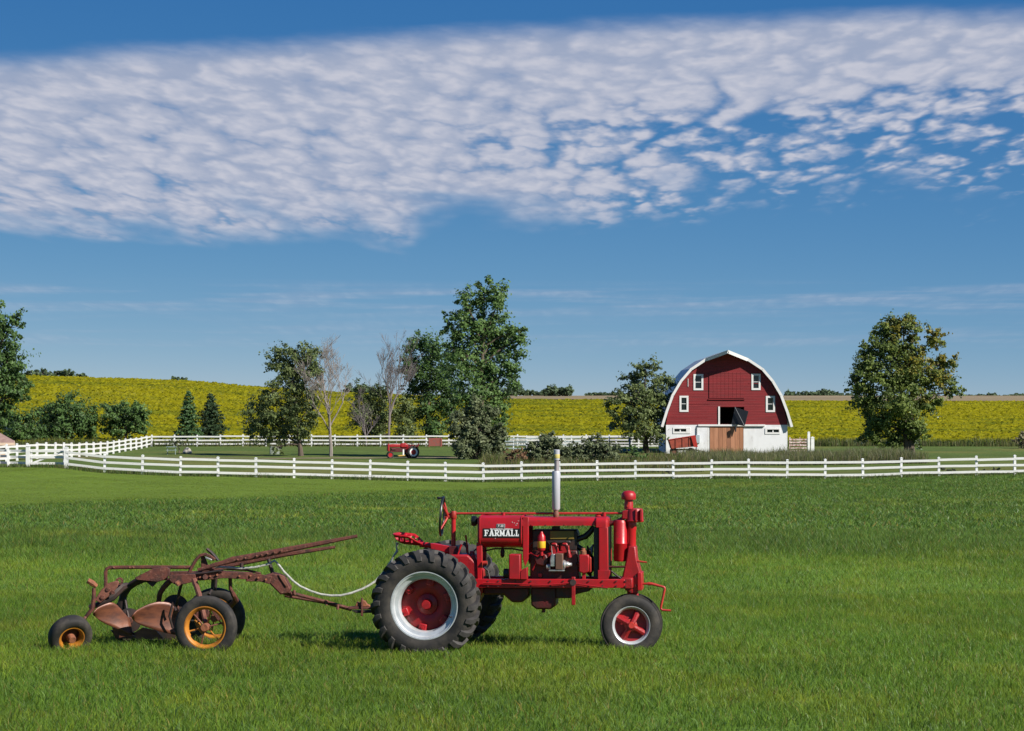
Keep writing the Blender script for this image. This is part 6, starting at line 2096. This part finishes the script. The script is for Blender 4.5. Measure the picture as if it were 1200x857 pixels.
def far_tree(px, top, w, Y, seed, name, label, group, pal=None):
    g_py = HY + (CAM_Z - hz((px - CX) / F_PX * Y, Y)) / Y * F_PX
    h = g_py - top
    lobes = [(px, top + h * 0.30, w * 0.40, h * 0.30), (px - w * 0.25, top + h * 0.5, w * 0.32, h * 0.34), (px + w * 0.26, top + h * 0.48, w * 0.32, h * 0.33), (px, top + h * 0.68, w * 0.45, h * 0.3)]
    leafy(name, label, 'tree', (px, g_py), Y, lobes, 1500, 0.9 * Y / 900, pal or [(0.030, 0.052, 0.026), (0.046, 0.074, 0.036), (0.06, 0.09, 0.045)], trunk_r=0.2, clump=0.9 * Y / 900, seed=seed, group=group, twigs=1)


k = 0
for (px, top, w) in ((38, 434, 18), (50, 433, 22), (65, 434, 20), (77, 433, 22), (94, 438, 12)):
    far_tree(px, top, w, 640, 200 + k, 'hilltop_tree', 'tree in the clump on the crest of the yellow hill at the left', 'clump on the hill crest'); k += 1
for (px, top, w) in ((205, 441, 9), (215, 443, 9)):
    far_tree(px, top, w, 640, 200 + k, 'crest_tree', 'small lone tree on the hill crest above the two spruces', 'pair on the hill crest'); k += 1
for (px, top, w) in ((597, 452, 14), (609, 455, 14), (620, 457, 14), (633, 459, 16), (575, 455, 14), (410, 452, 14), (425, 452, 16), (440, 455, 14)):
    far_tree(px, top, w, 900, 200 + k, 'windbreak_tree', 'tree in the low windbreak beyond the field behind the cottonwood', 'windbreak behind the cottonwood'); k += 1
for (px, top, w) in ((643, 453, 13), (652, 452.5, 13), (664, 453.5, 14)):
    far_tree(px, top, w, 860, 200 + k, 'field_edge_tree', 'round tree of the taller trio on the field skyline', 'trio on the skyline'); k += 1
for (px, top, w) in ((694, 461, 14), (706, 460, 14), (718, 461, 16)):
    far_tree(px, top, w, 1050, 200 + k, 'distant_tree', 'tiny tree on the skyline left of the barn tree', 'tiny trees left of the barn'); k += 1
for (px, top, w) in ((926, 459, 14), (938, 460, 16), (950, 459, 15), (961, 457, 14), (970, 458, 14), (982, 461, 12), (994, 462, 12)):
    far_tree(px, top, w, 1100, 200 + k, 'shelter_tree', 'tree in the shelter belt beyond the stubble right of the barn', 'shelter belt right of the barn'); k += 1
for (px, top, w) in ((1136, 463.5, 14), (1150, 463, 14), (1162, 461.5, 13), (1174, 464, 14), (1186, 463, 14), (1195, 461.5, 14), (1208, 462, 14)):
    far_tree(px, top, w, 1150, 200 + k, 'skyline_tree', 'tree in the thin skyline belt right of the yellowing tree', 'skyline belt at the right'); k += 1
